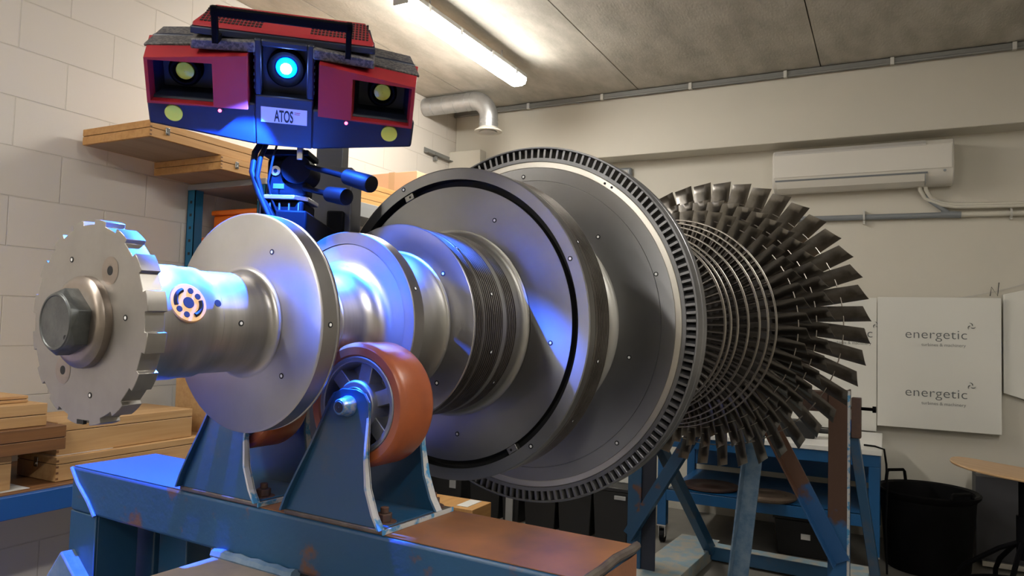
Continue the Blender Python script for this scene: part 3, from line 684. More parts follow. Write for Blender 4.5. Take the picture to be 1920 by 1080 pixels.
# free standing rows
def long_blade(r0, lead, trail, rootw, lead_off, nr=8, nc=7):
    (tl, Rl), (tt_, Rt) = lead, trail; mb = MB(); rows = []
    tc = (tl + tt_) / 2
    for i in range(nr + 1):
        v = i / nr; tw = v ** 1.15
        # root section is axial, tip section runs from leading corner to trailing corner
        rm = r0 + (Rt - r0) * v; al = math.radians(lead_off) * Rt / rm; at = 0.0
        tL = (tc - rootw / 2) * (1 - tw) + tl * tw; tT = (tc + rootw / 2) * (1 - tw) + tt_ * tw
        rL = r0 + (Rl - r0) * v; rT = r0 + (Rt - r0) * v
        th = .0062 * (1 - v) + .0034; cam_ = (.012 * (1 - v) + .0085)
        top = []; bot = []
        for j in range(nc + 1):
            u = j / nc; a = al + (at - al) * u; r = rL + (rT - rL) * u; t_ = tL + (tT - tL) * u
            off = -cam_ * math.sin(PI * u) ; h = th * (math.sin(PI * min(1, .12 + u * .88)) ** .7 * .5 + .12)
            pl = Vector((r * math.cos(a), t_, r * math.sin(a)))
            nrm = Vector((-math.sin(a), -.55 * tw, math.cos(a))).normalized()
            top.append(mb.bm.verts.new(pl - nrm * off * -1 + nrm * h)); bot.append(mb.bm.verts.new(pl - nrm * off * -1 - nrm * h))
        rows.append(top + bot[::-1])
    for A, B in zip(rows, rows[1:]):
        n = len(A)
        for j in range(n): mb.bm.faces.new((A[j], A[(j + 1) % n], B[(j + 1) % n], B[j]))
    mb.bm.faces.new(rows[0]); mb.bm.faces.new(rows[-1][::-1])
    return mb
def torus(tt, rr, r=.0028): return MB().lathe([(tt + r * math.cos(k * PI / 4), rr + r * math.sin(k * PI / 4)) for k in range(8)], 140, closed=True)
for (r0, lead, trail, rw, off, n, ph, lt, lr) in ((.345, (2.66, .504), (2.72, .517), .055, 5.1, 49, 8.4, 2.69, .467), (.365, (2.82, .566), (2.881, .589), .06, 5.8, 51, 9.3, 2.85, .515), (.385, (3.03, .686), (3.097, .710), .07, 5.6, 44, 10.1, 3.065, .598)):
    wire = torus(lt, lr).build('lacing_wire', m_wire, rotor)
    rows_of('long_blade', wire, long_blade(r0, lead, trail, rw, off), m_blade, n, ph, ang=50)
# toothed disc
poly = []; NT = 16
for k in range(NT):
    a0 = 2 * PI * k / NT + .12; w_ = 2 * PI / NT
    for u, r in ((0, .1405), (.16, .1408), (.33, .1408), (.5, .1405), (.505, .1340), (.66, .1338), (.83, .1338), (.995, .1340)):
        poly.append((r * math.cos(a0 + u * w_), r * math.sin(a0 + u * w_)))
MB().prism(poly, 0, .0275, 'XZ').build('toothed_disc', m_tooth, rotor, bevel=0.0006, seg=1)
MB().lathe([(.001, .02), (.001, .0625), (-.004, .0635), (-.010, .0625), (-.015, .058), (-.017, .052), (-.0165, .02)], 80).build('boss', m_boss, rotor)
hx = MB(); rows = []
for t_, r in ((-.0165, .046), (-.033, .046)):
    rows.append([hx.bm.verts.new((r * math.cos(PI / 3 * k + .35), t_, r * math.sin(PI / 3 * k + .35))) for k in range(6)])
A, B = rows
for k in range(6): hx.bm.faces.new((A[k], A[(k + 1) % 6], B[(k + 1) % 6], B[k]))
ring = [hx.bm.verts.new((.039 * math.cos(PI / 12 * k + .35), -.041, .039 * math.sin(PI / 12 * k + .35))) for k in range(24)]
for k in range(6):
    for j in range(4):
        i = 4 * k + j
        if j < 2: hx.bm.faces.new((B[k], ring[(i + 1) % 24], ring[i]))
        else: hx.bm.faces.new((B[(k + 1) % 6], ring[(i + 1) % 24], ring[i]))
        if j == 1: hx.bm.faces.new((B[k], B[(k + 1) % 6], ring[(i + 1) % 24]))
hx.bm.faces.new(ring)
hn = hx.build('hex_bolt', m_bolt, rotor, ang=20, bevel=0.0012)
MB().lathe([(-.0411, .001), (-.0411, .034), (-.0422, .035), (-.0422, .037), (-.0411, .038)], 48).build('bolt_rim', m_bolt, hn)
MB().cyl((.027, -.0416, -.020), (.027, -.0409, -.020), .0035, 14).build('pin_hole', m_black, hn)
for r, a in ((.087, 53), (.087, -128)):
    a = math.radians(a); x, z = r * math.cos(a), r * math.sin(a)
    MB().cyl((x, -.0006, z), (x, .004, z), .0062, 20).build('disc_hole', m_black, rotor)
    MB().lathe([(-.0004, .0066), (-.0007, .012), (-.0004, .019)], 32, 'Y', (x, 0, z)).build('hole_spotface', m_boss, rotor)
MB().box(-.012, .004, -.0008, .004, -.139, -.133).build('disc_notch', m_black, rotor)
# balancing hole pair on the wheel
for r, a in ((.4395, 57.5), (.4405, 54.5)):
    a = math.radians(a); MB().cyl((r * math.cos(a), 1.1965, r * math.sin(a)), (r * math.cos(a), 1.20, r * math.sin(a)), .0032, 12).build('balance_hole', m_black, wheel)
# bronze plug and bore in the shaft
def on_shaft(t_, ang, r):
    a = math.radians(ang); c, s = math.cos(a), math.sin(a)
    return Matrix(((-s, 0, c, r * c), (0, 1, 0, t_), (c, 0, s, r * s), (0, 0, 0, 1)))   # local x tangential, y axial, z radial
mt = on_shaft(.0985, 20, .0800)
MB().lathe([(-.012, .0005), (-.012, .0295), (.0048, .0295), (.0062, .028), (.0062, .0005)], 48, 'Z').build('bronze_plug', m_bronze, rotor).matrix_local = mt
plug = [o for o in rotor.children if o.name.startswith('bronze_plug')][0]
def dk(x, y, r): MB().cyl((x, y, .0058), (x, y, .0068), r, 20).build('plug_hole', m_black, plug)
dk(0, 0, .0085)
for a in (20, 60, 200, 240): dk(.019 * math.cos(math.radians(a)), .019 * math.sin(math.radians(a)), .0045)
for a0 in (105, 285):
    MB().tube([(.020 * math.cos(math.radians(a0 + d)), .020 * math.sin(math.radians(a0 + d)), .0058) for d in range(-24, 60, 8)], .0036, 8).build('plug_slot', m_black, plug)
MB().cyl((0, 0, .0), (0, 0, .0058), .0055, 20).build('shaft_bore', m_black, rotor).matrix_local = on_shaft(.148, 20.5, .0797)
# measuring targets stuck on the steel
def marker_mesh():
    b = MB()
    for (r0, r1, z) in ((0, .0030, .0009), (.0030, .0055, .0008)):
        n = 20
        if r0 == 0: b._add([Vector((r1 * math.cos(2 * PI * k / n), r1 * math.sin(2 * PI * k / n), z)) for k in range(n)], [tuple(range(n))])
        else: b._add([Vector((r * math.cos(2 * PI * k / n), r * math.sin(2 * PI * k / n), z)) for r in (r0, r1) for k in range(n)], [(k, (k + 1) % n, n + (k + 1) % n, n + k) for k in range(n)])
    b.cyl((0, 0, 0), (0, 0, .0007), .0055, 20)
    o = b.build('reference_marker', [m_white, m_ink], rotor)
    for f in o.data.polygons: f.material_index = 0 if len(f.vertices) == 20 and f.center.z > .00085 else 1
    return o
mk = marker_mesh(); used = [False]
def put(mtx, s=1.0):
    o = mk if not used[0] else mk.copy()
    if used[0]: COL.objects.link(o); o.parent = rotor
    used[0] = True
    o.matrix_local = mtx @ Matrix.Scale(s, 4)
def face_mt(t_, r, ang):
    a = math.radians(ang); c, s = math.cos(a), math.sin(a)
    return Matrix(((1, 0, 0, r * c), (0, 0, -1, t_), (0, 1, 0, r * s), (0, 0, 0, 1)))
for t_, L, s in ((.8449, [(.265, 63), (.273, -8), (.26, -83.4)], 1), (.8399, [(.348, 24.4), (.350, -49), (.355, 114)], 1),
              (1.1989, [(.408, 91.7), (.318, 46.5), (.401, 19), (.321, -14.7), (.412, -47.1)], 1.1),
              (.6399, [(.165, 38.2), (.17, -44.9)], .95), (-.0001, [(.096, 116), (.092, 4.6), (.1, -80.4)], .75), (.2579, [(.133, 60.5), (.128, -40.8)], .85)):
    for r, a in L: put(face_mt(t_, r, a), s)
for t_, a, r in ((.19, 0, .0805), (.275, 0, .1833), (.508, 22, .177), (.56, 0, .138), (.680, 50, .206), (.720, 18, .2055), (.72, -16, .2055), (.79, -38, .205), (.875, 30, .366), (.90, -12, .3655), (.9, -35, .3655)):
    put(on_shaft(t_, a, r), .85)

# ------------------------------------------------------------------ front roller stand
YAW = math.atan2(UR.y, UR.x)
stand = thing('roller_stand', 'blue steel front stand with rusty top carrying two orange rollers', 'machine stand', (-.947, 1.023, 0), (0, 0, YAW))
ZT = 1.075
MB().box(-.683, .585, -.036, .166, ZT - .098, ZT - .0012).build('top_beam', m_bluerust, stand, bevel=0.007, seg=3)
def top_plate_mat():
    m, nt, b = _nodes('rust_top_blue_lit_end'); b.inputs['Roughness'].default_value = 0.5
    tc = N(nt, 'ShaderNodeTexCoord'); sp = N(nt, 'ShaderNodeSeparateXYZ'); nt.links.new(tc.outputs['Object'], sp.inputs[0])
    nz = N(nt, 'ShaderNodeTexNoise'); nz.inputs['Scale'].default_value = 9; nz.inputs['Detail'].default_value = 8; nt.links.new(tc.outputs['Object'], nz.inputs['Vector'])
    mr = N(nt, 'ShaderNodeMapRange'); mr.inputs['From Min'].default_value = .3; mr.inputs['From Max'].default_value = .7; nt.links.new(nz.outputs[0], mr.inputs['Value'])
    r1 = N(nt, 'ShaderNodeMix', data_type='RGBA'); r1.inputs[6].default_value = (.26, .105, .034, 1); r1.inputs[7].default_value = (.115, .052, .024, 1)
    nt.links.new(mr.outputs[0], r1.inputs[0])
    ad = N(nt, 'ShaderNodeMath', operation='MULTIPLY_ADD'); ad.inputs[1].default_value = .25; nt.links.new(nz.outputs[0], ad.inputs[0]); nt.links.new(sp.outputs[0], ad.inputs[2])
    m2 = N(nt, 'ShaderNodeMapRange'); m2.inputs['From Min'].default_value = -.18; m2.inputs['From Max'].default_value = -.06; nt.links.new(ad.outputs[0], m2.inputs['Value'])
    r2 = N(nt, 'ShaderNodeMix', data_type='RGBA'); r2.inputs[6].default_value = (.035, .105, .24, 1)  # left end blue: projector light put into the base colour, rust to the right
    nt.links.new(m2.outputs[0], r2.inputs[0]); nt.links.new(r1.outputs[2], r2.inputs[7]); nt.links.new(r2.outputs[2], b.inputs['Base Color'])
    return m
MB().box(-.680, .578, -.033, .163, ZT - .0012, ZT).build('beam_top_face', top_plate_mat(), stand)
MB().tube([(.583, -.036, ZT - .003), (.586, .02, ZT - .001), (.583, .08, ZT), (.586, .13, ZT - .001), (.583, .166, ZT - .002)], .007, 8).build('weld_bead', m_plate, stand)
MB().box(.5855, .587, -.026, .156, ZT - .09, ZT - .012).build('beam_end_face', m_rust, stand)
# legs: box section with mitred look
for x0, x1, m in ((-.683, -.583, m_blue), (.483, .583, m_blue)):
    MB().box(x0, x1, -.035, -.029, .06, ZT - .098).box(x0, x0 + .006, -.029, .065, .06, ZT - .098).box(x1 - .006, x1, -.029, .065, .06, ZT - .098).build('leg', m, stand, bevel=0.002)
    MB().box(x0, x1, .105, .165, .06, ZT - .098).build('leg', m_blue, stand, bevel=0.004)
MB().box(-.583, .483, .10, .16, .30, .36).build('cross_bar', m_blue, stand, bevel=0.004)
MB().box(-.54, -.44, .09, .155, .06, ZT - .098).build('inner_post', m_blue, stand, bevel=0.003)
MB().box(-.35, -.29, .10, .16, .06, ZT - .098).build('inner_post', m_blue, stand, bevel=0.003)
MB().box(-.72, .62, -.08, .20, 0, .06).build('foot_beam', m_blue, stand, bevel=0.004)
MB().tube([(-.683, -.037, ZT - .004), (-.655, -.038, ZT - .035), (-.61, -.038, ZT - .07), (-.583, -.038, ZT - .098)], .0045, 8).build('weld_bead', m_greyblue, stand)
# diagonal brace and front tongue
MB().beam((-.625, -.02, .868), (-1.05, -.05, .30), .09, .09, (0, 1, 0)).build('brace', m_greyblue, stand, bevel=0.004)
MB().box(-.17, .045, -.62, -.037, .90, .972).build('front_tongue', mat('dusty_brown_plate', (.25, .195, .145), .55, col2=(.17, .14, .12), scale=8), stand, bevel=0.005)
MB().tube([(-.175 + .024 * k, -.042, .974 + .0015 * (k % 2)) for k in range(10)], [.010 + .0015 * (k % 2) for k in range(10)], 8).build('weld_bead', m_greyblue, stand)
MB().box(-.12, -.0, -.6, -.5, .0, .9).build('leg', m_blue, stand, bevel=0.004)
# casters (bolted down rollers)
AXX, AXZ, WR = .145, 1.2755, .107
def fork_poly():
    L = [(0.0, 1.083), (.012, 1.11), (.035, 1.15), (.062, 1.20), (.084, 1.245), (.098, 1.278), (.110, 1.296), (.128, 1.304), (.160, 1.304), (.178, 1.298), (.188, 1.284), (.190, 1.25), (.190, 1.195), (.198, 1.145), (.214, 1.105), (.228, 1.083)]
    return L
caster = None
def flange(mb, side, y, depth):
    # pressed flange turned inward along the side edges
    L = fork_poly(); seq = L[:7] if side < 0 else L[9:]
    sgn = 1 if depth > 0 else -1
    for (x0, z0), (x1, z1) in zip(seq, seq[1:]):
        def dd(z): return depth * min(1, max(.12, (1.31 - z) / .16))
        a = [(x0, y, z0), (x0 + .0045 * (1 if side < 0 else -1), y, z0), (x0 + .0045 * (1 if side < 0 else -1), y + dd(z0), z0), (x0, y + dd(z0), z0)]
        b = [(x1, y, z1), (x1 + .0045 * (1 if side < 0 else -1), y, z1), (x1 + .0045 * (1 if side < 0 else -1), y + dd(z1), z1), (x1, y + dd(z1), z1)]
        mb.hexa(a, b)
fk = MB()
fk.prism(fork_poly(), -.036, -.0315, 'XZ')
fk.prism(fork_poly(), .104, .1085, 'XZ'); fk.box(.004, .224, -.034, .106, ZT + .0075, ZT + .010)
caster = fk.build('caster_fork', m_blue, stand, bevel=0.0015)
f1 = MB(); flange(f1, -1, -.036, -.012); f1.build('fork_flange', m_blue, caster)
f2 = MB(); flange(f2, 1, -.0315, -.014); f2.build('fork_flange', m_edge, caster)
f3 = MB(); flange(f3, 1, .1085, .016); f3.build('fork_flange', m_edge, caster)
MB().box(.0, .229, -.037, .155, ZT + .0002, ZT + .008).build('mounting_plate', m_plate, caster, bevel=0.002)
MB().box(.229, .2312, -.0385, .156, ZT + .0005, ZT + .008).build('plate_edge', m_edge, caster)
yw0, yw1 = -.022, .064
tp = [(yw0 + .004, .083), (yw0, .086), (yw0, .099), (yw0 + .004, WR - .003), (yw0 + .012, WR), (yw1 - .012, WR), (yw1 - .004, WR - .003), (yw1, .099), (yw1, .086), (yw1 - .004, .083)]
MB().lathe(tp, 96, 'Y', (AXX, 0, AXZ), closed=True).build('tyre', m_poly, caster)
hb = MB()
hb.lathe([(yw0 + .003, .0835), (yw0 + .001, .0825), (yw0 + .002, .074), (yw0 + .012, .071), (yw1 - .012, .071), (yw1 - .002, .074), (yw1 - .001, .0825), (yw1 - .003, .0835)], 72, 'Y', (AXX, 0, AXZ), closed=True)
hb.lathe([(yw0 - .002, .018), (yw0 - .002, .040), (yw0 + .004, .043), (yw1 - .004, .043), (yw1 + .002, .040), (yw1 + .002, .018)], 60, 'Y', (AXX, 0, AXZ), closed=True)
for k in range(6):
    a = 2 * PI * k / 6 + .30; ca, sa = math.cos(a), math.sin(a)
    p0, p1 = Vector((AXX + .040 * ca, (yw0 + yw1) / 2, AXZ + .040 * sa)), Vector((AXX + .073 * ca, (yw0 + yw1) / 2, AXZ + .073 * sa))
    hb.beam(p0, p1, .026, .068, (0, 1, 0))
hb.lathe([(.018, .04), (.018, .072), (.024, .072), (.024, .04)], 60, 'Y', (AXX, 0, AXZ), closed=True)
hb.build('wheel_hub', m_alu, caster, bevel=0.0015)
MB().lathe([(yw0 - .004, .012), (yw0 - .004, .030), (yw0 - .001, .032), (yw0 + .004, .032), (yw0 + .004, .012)], 48, 'Y', (AXX, 0, AXZ), closed=True).build('bearing_ring', m_grey, caster)
ab = MB().cyl((AXX, -.058, AXZ), (AXX, .125, AXZ), .008, 24)
ab.lathe([(-.036, .004), (-.036, .0175), (-.040, .0178), (-.046, .0155), (-.058, .0135), (-.060, .012), (-.060, .001)], 6 * 6, 'Y', (AXX, 0, AXZ))
ab.build('axle_bolt', mat('blue_chipped_bolt', (.10, .24, .42), .35, .5, col2=(.35, .36, .36), scale=60, cover=.52, sharp=.05), caster)
MB().lathe([(-.0603, .001), (-.0603, .0065), (-.0607, .007), (-.0607, .009), (-.06, .0095)], 24, 'Y', (AXX, 0, AXZ)).build('bolt_end', m_grey, caster)
def mbolt(x, y):
    z = ZT + .008
    b = MB().lathe([(z, .002), (z, .021), (z + .003, .021), (z + .003, .002)], 28, 'Z', (x, y, 0)).prism([(x + .0135 * math.cos(PI / 3 * k), y + .0135 * math.sin(PI / 3 * k)) for k in range(6)], z + .003, z + .016, 'XY').cyl((x, y, z + .016), (x, y, z + .026), .007, 16)
    b.build('mounting_bolt', m_rustbolt, caster, bevel=0.001)
for x, y in ((.028, .0), (.200, .0), (.028, .134), (.200, .134)): mbolt(x, y)
c2 = copy_child(caster, stand); c2.location.x -= .296

# ------------------------------------------------------------------ rear stand
rs = thing('rear_stand', 'rusty blue A-frame stand under the bladed end of the rotor', 'machine stand', (-.75, 3.99, 0), (0, 0, YAW))
m_post = zmat('half_rusted_post', (.065, .03, .017), (.01, .08, .21), .52)
def rpst(x0, x1, m, ztop):
    MB().box(x0, x1, .0, .008, .08, ztop).box(x1 - .009, x1, .008, .09, .08, ztop).box(x0, x0 + .009, .008, .09, .08, ztop).build('post', m, rs, bevel=0.002)
rpst(.495, .588, m_post, 1.145)
MB().box(.582, .594, -.002, .003, .08, 1.142).build('post_edge', m_edge, rs)
rpst(-.55, -.47, m_bluerust, 1.145)
MB().box(-.47, -.39, .012, .02, .08, 1.05).build('post_web', mat('dark_navy_steel', (.008, .012, .025), .5), rs)
MB().box(-.55, .58, .01, .10, 1.03, 1.13).build('top_beam', m_brown, rs, bevel=0.004)
m_brace = zmat('half_rusted_brace', (.08, .036, .02), (.01, .07, .2), .60, .5)
MB().angle((.13, -.01, 1.05), (.53, -.01, .30), .075, .008, (.88, 0, .47), (0, -1, 0)).build('brace', m_brace, rs, bevel=0.001)
MB().angle((-.13, -.01, .86), (-.50, -.01, .24), .075, .008, (-.86, 0, .5), (0, -1, 0)).build('brace', m_bluerust, rs, bevel=0.001)
MB().beam((-.45, .03, .90), (-.25, .62, .07), .07, .05, (1, 0, 0)).build('rear_leg', m_blue, rs, bevel=0.003)
MB().beam((.595, .03, 1.0), (.72, .10, .10), .045, .04, (0, 1, 0)).build('rear_leg', m_blue, rs, bevel=0.003)
MB().angle((.12, -.03, .92), (.04, -.10, .03), .085, .008, (1, 0, 0), (0, -1, 0)).build('front_leg', m_greyblue, rs, bevel=0.001)
MB().box(.116, .128, -.13, -.10, .86, .9).build('leg_cap', m_greyblue, rs)
MB().box(-.50, -.25, -.35, .84, 0, .08).build('foot_beam', m_paleblue, rs, bevel=0.003)
MB().box(.47, .62, -.35, .84, 0, .08).build('foot_beam', m_paleblue, rs, bevel=0.003)
MB().box(-.25, .47, .62, .70, .015, .095).build('cross_bar', m_blue, rs, bevel=0.003)
MB().box(-.25, .47, .615, .705, .095, .098).build('cross_bar_top', m_paleblue, rs)
MB().box(.598, .640, .0, .05, .915, 1.11).build('clamp_block', m_brown, rs, bevel=0.003)
MB().box(.588, .60, .005, .045, .945, 1.0).build('clamp_lug', m_rackblue, rs)
MB().cyl((.595, .025, 1.058), (.70, .025, 1.058), .008, 14).cyl((.69, .025, 1.058), (.705, .025, 1.058), .017, 6).build('clamp_bolt', m_blackm, rs)
for s in (-1, 1):
    MB().cyl((s * .13, -.0, 1.245), (s * .13, .08, 1.245), .09, 48).build('support_roller', m_poly, rs)
    MB().prism([(s * .13 - .05, 1.13), (s * .13 + .05, 1.13), (s * .13 + .02, 1.26), (s * .13 - .02, 1.26)], -.014, -.004, 'XZ').prism([(s * .13 - .05, 1.13), (s * .13 + .05, 1.13), (s * .13 + .02, 1.26), (s * .13 - .02, 1.26)], .084, .094, 'XZ').build('roller_fork', m_blue, rs)

# ------------------------------------------------------------------ scanner
def sframe(yaw, tilt, roll):
    az = math.atan2(-.999, 1.007) + math.radians(yaw); h = Vector((math.cos(az), math.sin(az), 0)); ti = math.radians(tilt); z = Vector((0, 0, 1))
    n = h * math.cos(ti) - z * math.sin(ti); up = h * math.sin(ti) + z * math.cos(ti); r = up.cross(n); ro = math.radians(roll)
    return r * math.cos(ro) - up * math.sin(ro), n, up * math.cos(ro) + r * math.sin(ro)
sr, sn, su = sframe(-6, 33, 1.0)
SM = Matrix((sr, -sn, su)).transposed().to_4x4(); SM = SM @ Matrix.Scale(1.03, 4); SM.translation = Vector((-1.007, .999, 1.876))
scan = thing('optical_scanner', 'red and black optical 3D scanner with glowing blue projector', 'scanner')
scan.matrix_world = SM
# local: x right, y back, z up
def quadbox(mb, fr, bk): return mb.hexa([Vector(p) for p in fr], [Vector(p) for p in bk])
for s in (-1, 1):
    X = lambda v: s * v
    # lower shell
    q = MB(); quadbox(q, [(X(.05), .0, -.139), (X(.242), .018, -.122), (X(.244), .018, -.067), (X(.05), .0, -.058)], [(X(.05), .15, -.120), (X(.225), .13, -.110), (X(.226), .13, -.067), (X(.05), .15, -.058)])
    quadbox(q, [(X(.05), .084, -.070), (X(.240), .084, -.075), (X(.243), .084, .026), (X(.05), .084, .042)], [(X(.05), .15, -.066), (X(.226), .13, -.072), (X(.228), .13, .02), (X(.05), .15, .040)])
    q.build('side_shell', m_scan_navy, scan, bevel=0.005)
    # red camera hood with a deep opening
    o4 = [(X(.062), -.018, -.066), (X(.238), .004, -.079), (X(.238), .004, .002), (X(.062), -.018, .030)]
    ob = [(X(.062), .086, -.066), (X(.242), .086, -.079), (X(.246), .086, .022), (X(.062), .086, .042)]
    h4 = [(X(.122), -.0105, -.068), (X(.232), .0033, -.074), (X(.232), .0033, -.001), (X(.122), -.0105, .008)]
    hb4 = [(X(.134), .070, -.060), (X(.222), .070, -.062), (X(.222), .070, .0), (X(.134), .070, .004)]
    hd = MB()
    V = [Vector(p) for p in o4 + ob + h4]
    hd._add(V, [(0, 1, 9, 8), (1, 2, 10, 9), (2, 3, 11, 10), (3, 0, 8, 11), (0, 4, 5, 1), (1, 5, 6, 2), (2, 6, 7, 3), (3, 7, 4, 0)])
    hood = hd.build('camera_hood', m_red, scan, ang=20)
    inn = MB()._add([Vector(p) for p in h4] + [Vector(a).lerp(Vector(b), .35) for a, b in zip(h4, hb4)], [(0, 1, 5, 4), (1, 2, 6, 5), (2, 3, 7, 6), (3, 0, 4, 7)]).build('hood_lining', m_red, hood, ang=20)
    mid = [Vector(a).lerp(Vector(b), .35) for a, b in zip(h4, hb4)]
    MB()._add(mid + [Vector(p) for p in hb4], [(0, 1, 5, 4), (1, 2, 6, 5), (2, 3, 7, 6), (3, 0, 4, 7), (4, 5, 6, 7)]).build('lens_recess', m_scan_navy, hood, ang=20)
    cx = X(.1785); cz = -.024
    MB().lathe([(.0695, .001), (.0695, .028), (.040, .028), (.034, .024), (.034, .020), (.048, .0165)], 40, 'Y', (cx, 0, cz)).build('lens_barrel', m_blackm, hood)
    MB().lathe([(.037, .0005), (.0375, .008), (.040, .0155), (.046, .0165)], 40, 'Y', (cx, 0, cz)).build('lens', m_lens, hood)
    # yellow round port below the hood, red pointer diode
    MB().cyl((X(.196), .010, -.096), (X(.196), .026, -.094), .0155, 32).build('yellow_port', m_lens, scan)
    dx = X(.1135); MB().cyl((dx, -.0, -.079), (dx, .012, -.079), .006, 20).build('diode_ring', m_scan_navy, scan)
    MB().cyl((dx, -.001, -.079), (dx, .0, -.079), .003, 14).build('red_diode', m_led, scan)
    # textured upper pads
    p = MB(); quadbox(p, [(X(.050), -.004, .034), (X(.160), .006, .026), (X(.160), .006, .044), (X(.050), -.004, .054)], [(X(.050), .13, .040), (X(.160), .13, .032), (X(.160), .13, .050), (X(.050), .13, .060)])
    p.build('textured_pad', m_scan_tex, scan, bevel=0.003)
    p = MB(); quadbox(p, [(X(.063), .048, .030), (X(.2475), .048, .010), (X(.2475), .048, .0155), (X(.063), .048, .0405)], [(X(.063), .135, .030), (X(.232), .130, .010), (X(.232), .13, .031), (X(.063), .135, .050)])
    p.build('textured_pad', m_scan_tex, scan, bevel=0.002)
# centre body with recess
cb = MB()
cb.box(-.052, .052, .03, .16, -.138, .058)
cb.box(-.052, .052, .0, .03, -.138, -.042).box(-.052, -.040, .0, .03, -.042, .058).box(.040, .052, .0, .03, -.042, .058).box(-.04, .04, .0, .03, .046, .058)
cb.build('centre_body', m_scan_navy, scan, bevel=0.003)
vs_ = MB()
for s in (-1, 1):
    for k in range(7): vs_.box(s * .0525 - .0012, s * .0525 + .0012, .004, .028, .04 - k * .012, .045 - k * .012)
vs_.build('side_vents', m_ink, scan)
MB().lathe([(.03, .002), (.03, .034), (.012, .034), (.008, .031), (.010, .026), (.02, .018)], 48, 'Y', (.002, 0, .008)).build('projector_barrel', m_blackm, scan)
MB().lathe([(.012, .0003), (.0125, .011), (.016, .018), (.02, .019)], 40, 'Y', (.002, 0, .008)).build('projector_lens', m_projlens, scan)
MB().cyl((.002, .0105, .008), (.002, .0118, .008), .0098, 32).build('projector_glow', m_proj, scan)
# label
MB().box(-.0415, .0415, -.0008, .0, -.092, -.0625).build('label_plate', m_label, scan, bevel=0.0003)
text_mesh('label_text', 'ATOS', .031, m_ink, scan, Matrix.Translation((-.0005, -.0010, -.0885)) @ Matrix.Rotation(PI / 2, 4, 'X'), sx=.44, bold=.0007, spacing=.96)
MB().box(.0185, .029, -.0012, -.0008, -.0695, -.0685).box(.0185, .028, -.0012, -.0008, -.0725, -.0715).build('label_mark', m_redink, scan)
# top cover with perforations
tc_ = MB(); quadbox(tc_, [(-.160, .010, .052), (.160, .010, .052), (.160, .012, .064), (-.160, .012, .064)], [(-.15, .155, .052), (.15, .155, .052), (.15, .15, .068), (-.15, .15, .068)])
tc_.build('top_band', m_scan_navy, scan, bevel=0.002)
tr = MB(); quadbox(tr, [(-.158, .014, .0645), (.158, .014, .0645), (.157, .022, .071), (-.157, .022, .071)], [(-.142, .150, .066), (.142, .150, .066), (.140, .145, .080), (-.140, .145, .080)])
cov = tr.build('top_cover', m_red, scan, bevel=0.003)
for s in (-1, 1):
    pf = MB()
    for i in range(16):
        for j in range(7):
            y = .034 + j * .0155; x = s * (.045 + i * .0066); z = .0712 + (y - .022) / .123 * .009
            if abs(x) > .150: continue
            pf.box(x - .0021, x + .0021, y - .0052, y + .0052, z - .002, z + .0009)
    pf.build('vent_perforation', m_ink, cov)
hn_ = MB()
hn_.beam((-.118, -.022, .101), (.118, -.022, .101), .014, .015)
hn_.build('carry_handle', m_blackm, scan, bevel=0.002)
for s in (-1, 1):
    MB().box(s * .112 - .005, s * .112 + .005, -.029, -.015, .048, .1095).build('handle_post', m_blackm, scan, bevel=0.0015)
    MB().box(s * .112 - .005, s * .112 + .005, -.0285, .02, .048, .058).build('handle_bracket', m_blackm, scan)
ldn = bpy.data.lights.new('projector_beam', 'SPOT'); ldn.energy = PROJECTOR_WATTS; ldn.color = (.015, .12, 1.0); ldn.spot_size = math.radians(44); ldn.spot_blend = .45; ldn.shadow_soft_size = .006
ldo = bpy.data.objects.new('projector_beam', ldn); COL.objects.link(ldo); ldo.parent = scan
src2 = SM @ Vector((.002, -.050, .0)); dst2 = P0 + AX * .58 + UR * .06 + UU * .10
ldo.parent = None; ldo.location = src2; ldo.rotation_euler = (dst2 - src2).to_track_quat('-Z', 'Y').to_euler()

lb = bpy.data.lights.new('projector_beam_narrow', 'SPOT'); lb.energy = BEAM_WATTS; lb.color = (.015, .12, 1.0); lb.spot_size = math.radians(96); lb.spot_blend = .12; lb.shadow_soft_size = .004
lbo = bpy.data.objects.new('projector_beam_narrow', lb); COL.objects.link(lbo)
src = SM @ Vector((.002, -.045, .0)); dst = P0 + AX * .14 + UR * -.36 + UU * -.33
lbo.location = src; lbo.rotation_euler = (dst - src).to_track_quat('-Z', 'Y').to_euler()

# ------------------------------------------------------------------ scanner stand (column, arm, tilt head)
cs = thing('camera_column_stand', 'black studio column stand with tilt head and two grip handles carrying the scanner', 'camera stand', (-1.235, 1.40, 0), (0, 0, .47))
def W2C(p):
    return Matrix.Rotation(-.47, 3, 'Z') @ (Vector(p) - Vector((-1.235, 1.40, 0)))
MB().box(-.033, .033, -.03, .03, .10, 1.98).build('column', m_grey, cs, bevel=0.003)
MB().box(-.064, .064, -.055, .055, 1.60, 1.79).box(-.058, .058, -.05, .05, 1.52, 1.60).build('carriage', m_grey, cs, bevel=0.004)
MB().box(-.28, .28, -.04, .04, .05, .10).box(-.04, .04, -.28, .28, .05, .10).build('base', m_blackm, cs, bevel=0.005)
for x, y in ((.26, 0), (-.26, 0), (0, .26), (0, -.26)): MB().cyl((x - .012, y, .025), (x + .012, y, .025), .025, 20).build('caster', m_rubber, cs)
A = W2C((-1.03, 1.055, 1.60)); Bp = W2C((-1.235, 1.40, 1.60))
MB().beam(A, Bp, .06, .06).build('arm', m_blackm, cs, bevel=0.004)
for dx, h in ((.085, .03), (.115, .05)): MB().box(dx, dx + .018, -.02, .0, 1.60, 1.60 + h).build('scale_stop', m_blackm, cs, bevel=0.002)
MB().box(.0, .14, -.018, .0, 1.575, 1.60).build('rail', m_blackm, cs)
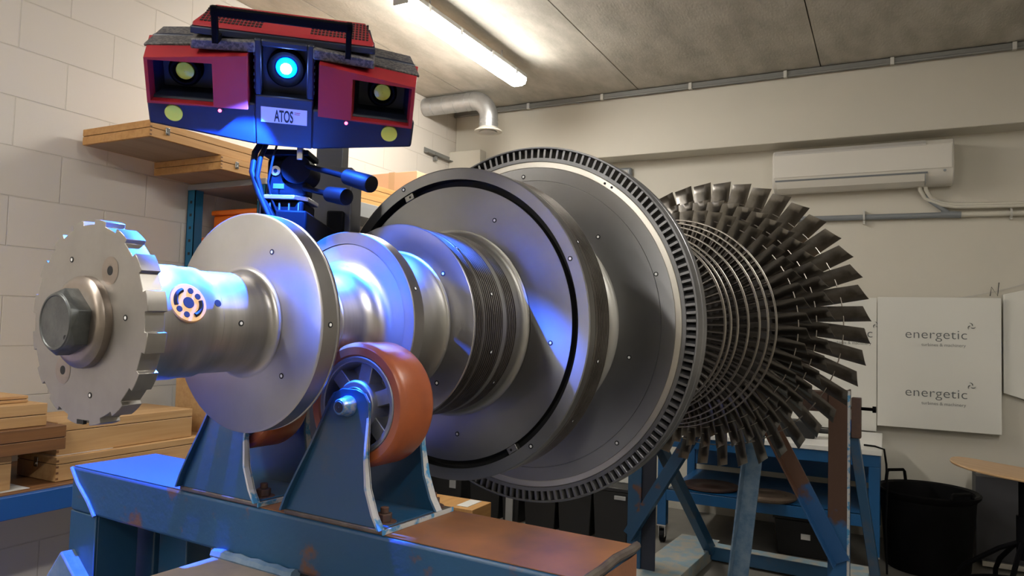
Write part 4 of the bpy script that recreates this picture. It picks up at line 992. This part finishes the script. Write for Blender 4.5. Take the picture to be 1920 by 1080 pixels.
MB().box(.01, .05, -.075, -.055, 1.62, 1.68).build('lock_knob', m_blackm, cs, bevel=0.004)
hd = W2C((-1.100, 1.116, 0))
def at(dx, dy, z): return Vector((hd.x + dx, hd.y + dy, z))
def hbx(x0, x1, y0, y1, z0, z1): return MB().box(hd.x + x0, hd.x + x1, hd.y + y0, hd.y + y1, z0, z1)
hbx(-.045, .045, -.045, .045, 1.575, 1.655).build('head_base', m_blackm, cs, bevel=0.005)
fn = MB()
for k in range(5): fn.box(hd.x - .04 + k * .019, hd.x - .037 + k * .019, hd.y - .049, hd.y - .044, 1.58, 1.65)
fn.build('head_rib', m_grey, cs)
MB().prism([(hd.x - .052, hd.y - .03), (hd.x - .030, hd.y - .055), (hd.x + .030, hd.y - .055), (hd.x + .052, hd.y - .03), (hd.x + .052, hd.y + .045), (hd.x - .052, hd.y + .045)], 1.656, 1.665, 'XY').build('head_plate', m_chrome, cs, bevel=0.0015)
hbx(-.037, .0, -.026, .026, 1.666, 1.745).build('tilt_bracket', m_blackm, cs, bevel=0.008, seg=3)
hbx(-.02, .045, -.026, .026, 1.666, 1.700).build('tilt_body', m_blackm, cs, bevel=0.008, seg=3)
MB().cyl(at(-.018, -.029, 1.718), at(-.018, -.024, 1.718), .010, 24).build('pivot_ring', m_chrome, cs)
MB().cyl(at(-.018, -.0305, 1.718), at(-.018, -.029, 1.718), .004, 12).build('pivot_screw', m_blackm, cs)
MB().box(hd.x - .022, hd.x + .0, hd.y - .0275, hd.y - .0265, 1.682, 1.692).build('head_badge', m_grey, cs)
MB().cyl(at(.025, -.035, 1.722), at(.025, .04, 1.722), .030, 32).build('tilt_drum', m_blackm, cs)
hbx(-.045, .05, -.04, .04, 1.748, 1.760).build('top_plate', m_blackm, cs, bevel=0.002)
hbx(.028, .04, -.045, .03, 1.738, 1.764).build('plate_clamp', m_chrome, cs, bevel=0.002)
def handle(a, b, c, r):
    a, b, c = W2C(a), W2C(b), W2C(c)
    MB().cyl(a, b, .0055, 16).build('handle_rod', m_blackm, cs)
    d = (c - b).normalized()
    MB().tube([b, b + d * .003, b + d * .006, c - d * .008, c - d * .002, c], [r * .55, r * .85, r, r * 1.12, r * 1.05, r * .6], 20).build('grip', m_rubber, cs)
handle((-1.05, 1.11, 1.730), (-.925, 1.086, 1.695), (-.850, 1.074, 1.672), .0150)
handle((-1.05, 1.11, 1.684), (-.978, 1.098, 1.666), (-.918, 1.086, 1.654), .0150)
# cables
tag(MB().tube([(-1.115, 1.06, 1.78), (-1.128, 1.05, 1.75), (-1.128, 1.045, 1.71), (-1.112, 1.05, 1.665), (-1.09, 1.058, 1.62), (-1.12, 1.10, 1.56), (-1.25, 1.17, 1.50), (-1.36, 1.32, 1.25), (-1.38, 1.36, .6), (-1.40, 1.36, .01)], .0065, 12).build('scanner_cable', m_rubber), 'thick black cable drooping from the scanner underside beside the tilt head', 'cable', 'cables under the scanner')
tag(MB().tube([(-1.102, 1.06, 1.78), (-1.112, 1.05, 1.74), (-1.114, 1.045, 1.70), (-1.108, 1.055, 1.66), (-1.088, 1.066, 1.62), (-1.12, 1.115, 1.555), (-1.25, 1.19, 1.49), (-1.36, 1.345, 1.25), (-1.38, 1.39, .6), (-1.40, 1.39, .01)], .0050, 12).build('scanner_cable', m_rubber), 'middle black cable running close beside the thick scanner cable', 'cable', 'cables under the scanner')
tag(MB().tube([(-1.085, 1.07, 1.78), (-1.088, 1.06, 1.74), (-1.094, 1.055, 1.69), (-1.092, 1.062, 1.66), (-1.08, 1.075, 1.62), (-1.12, 1.13, 1.56), (-1.25, 1.21, 1.48), (-1.36, 1.37, 1.25), (-1.38, 1.42, .6), (-1.40, 1.42, .01)], .0022, 8).build('scanner_cable', m_rubber), 'thin cable hanging between the scanner cables and the tilt head', 'cable', 'cables under the scanner')
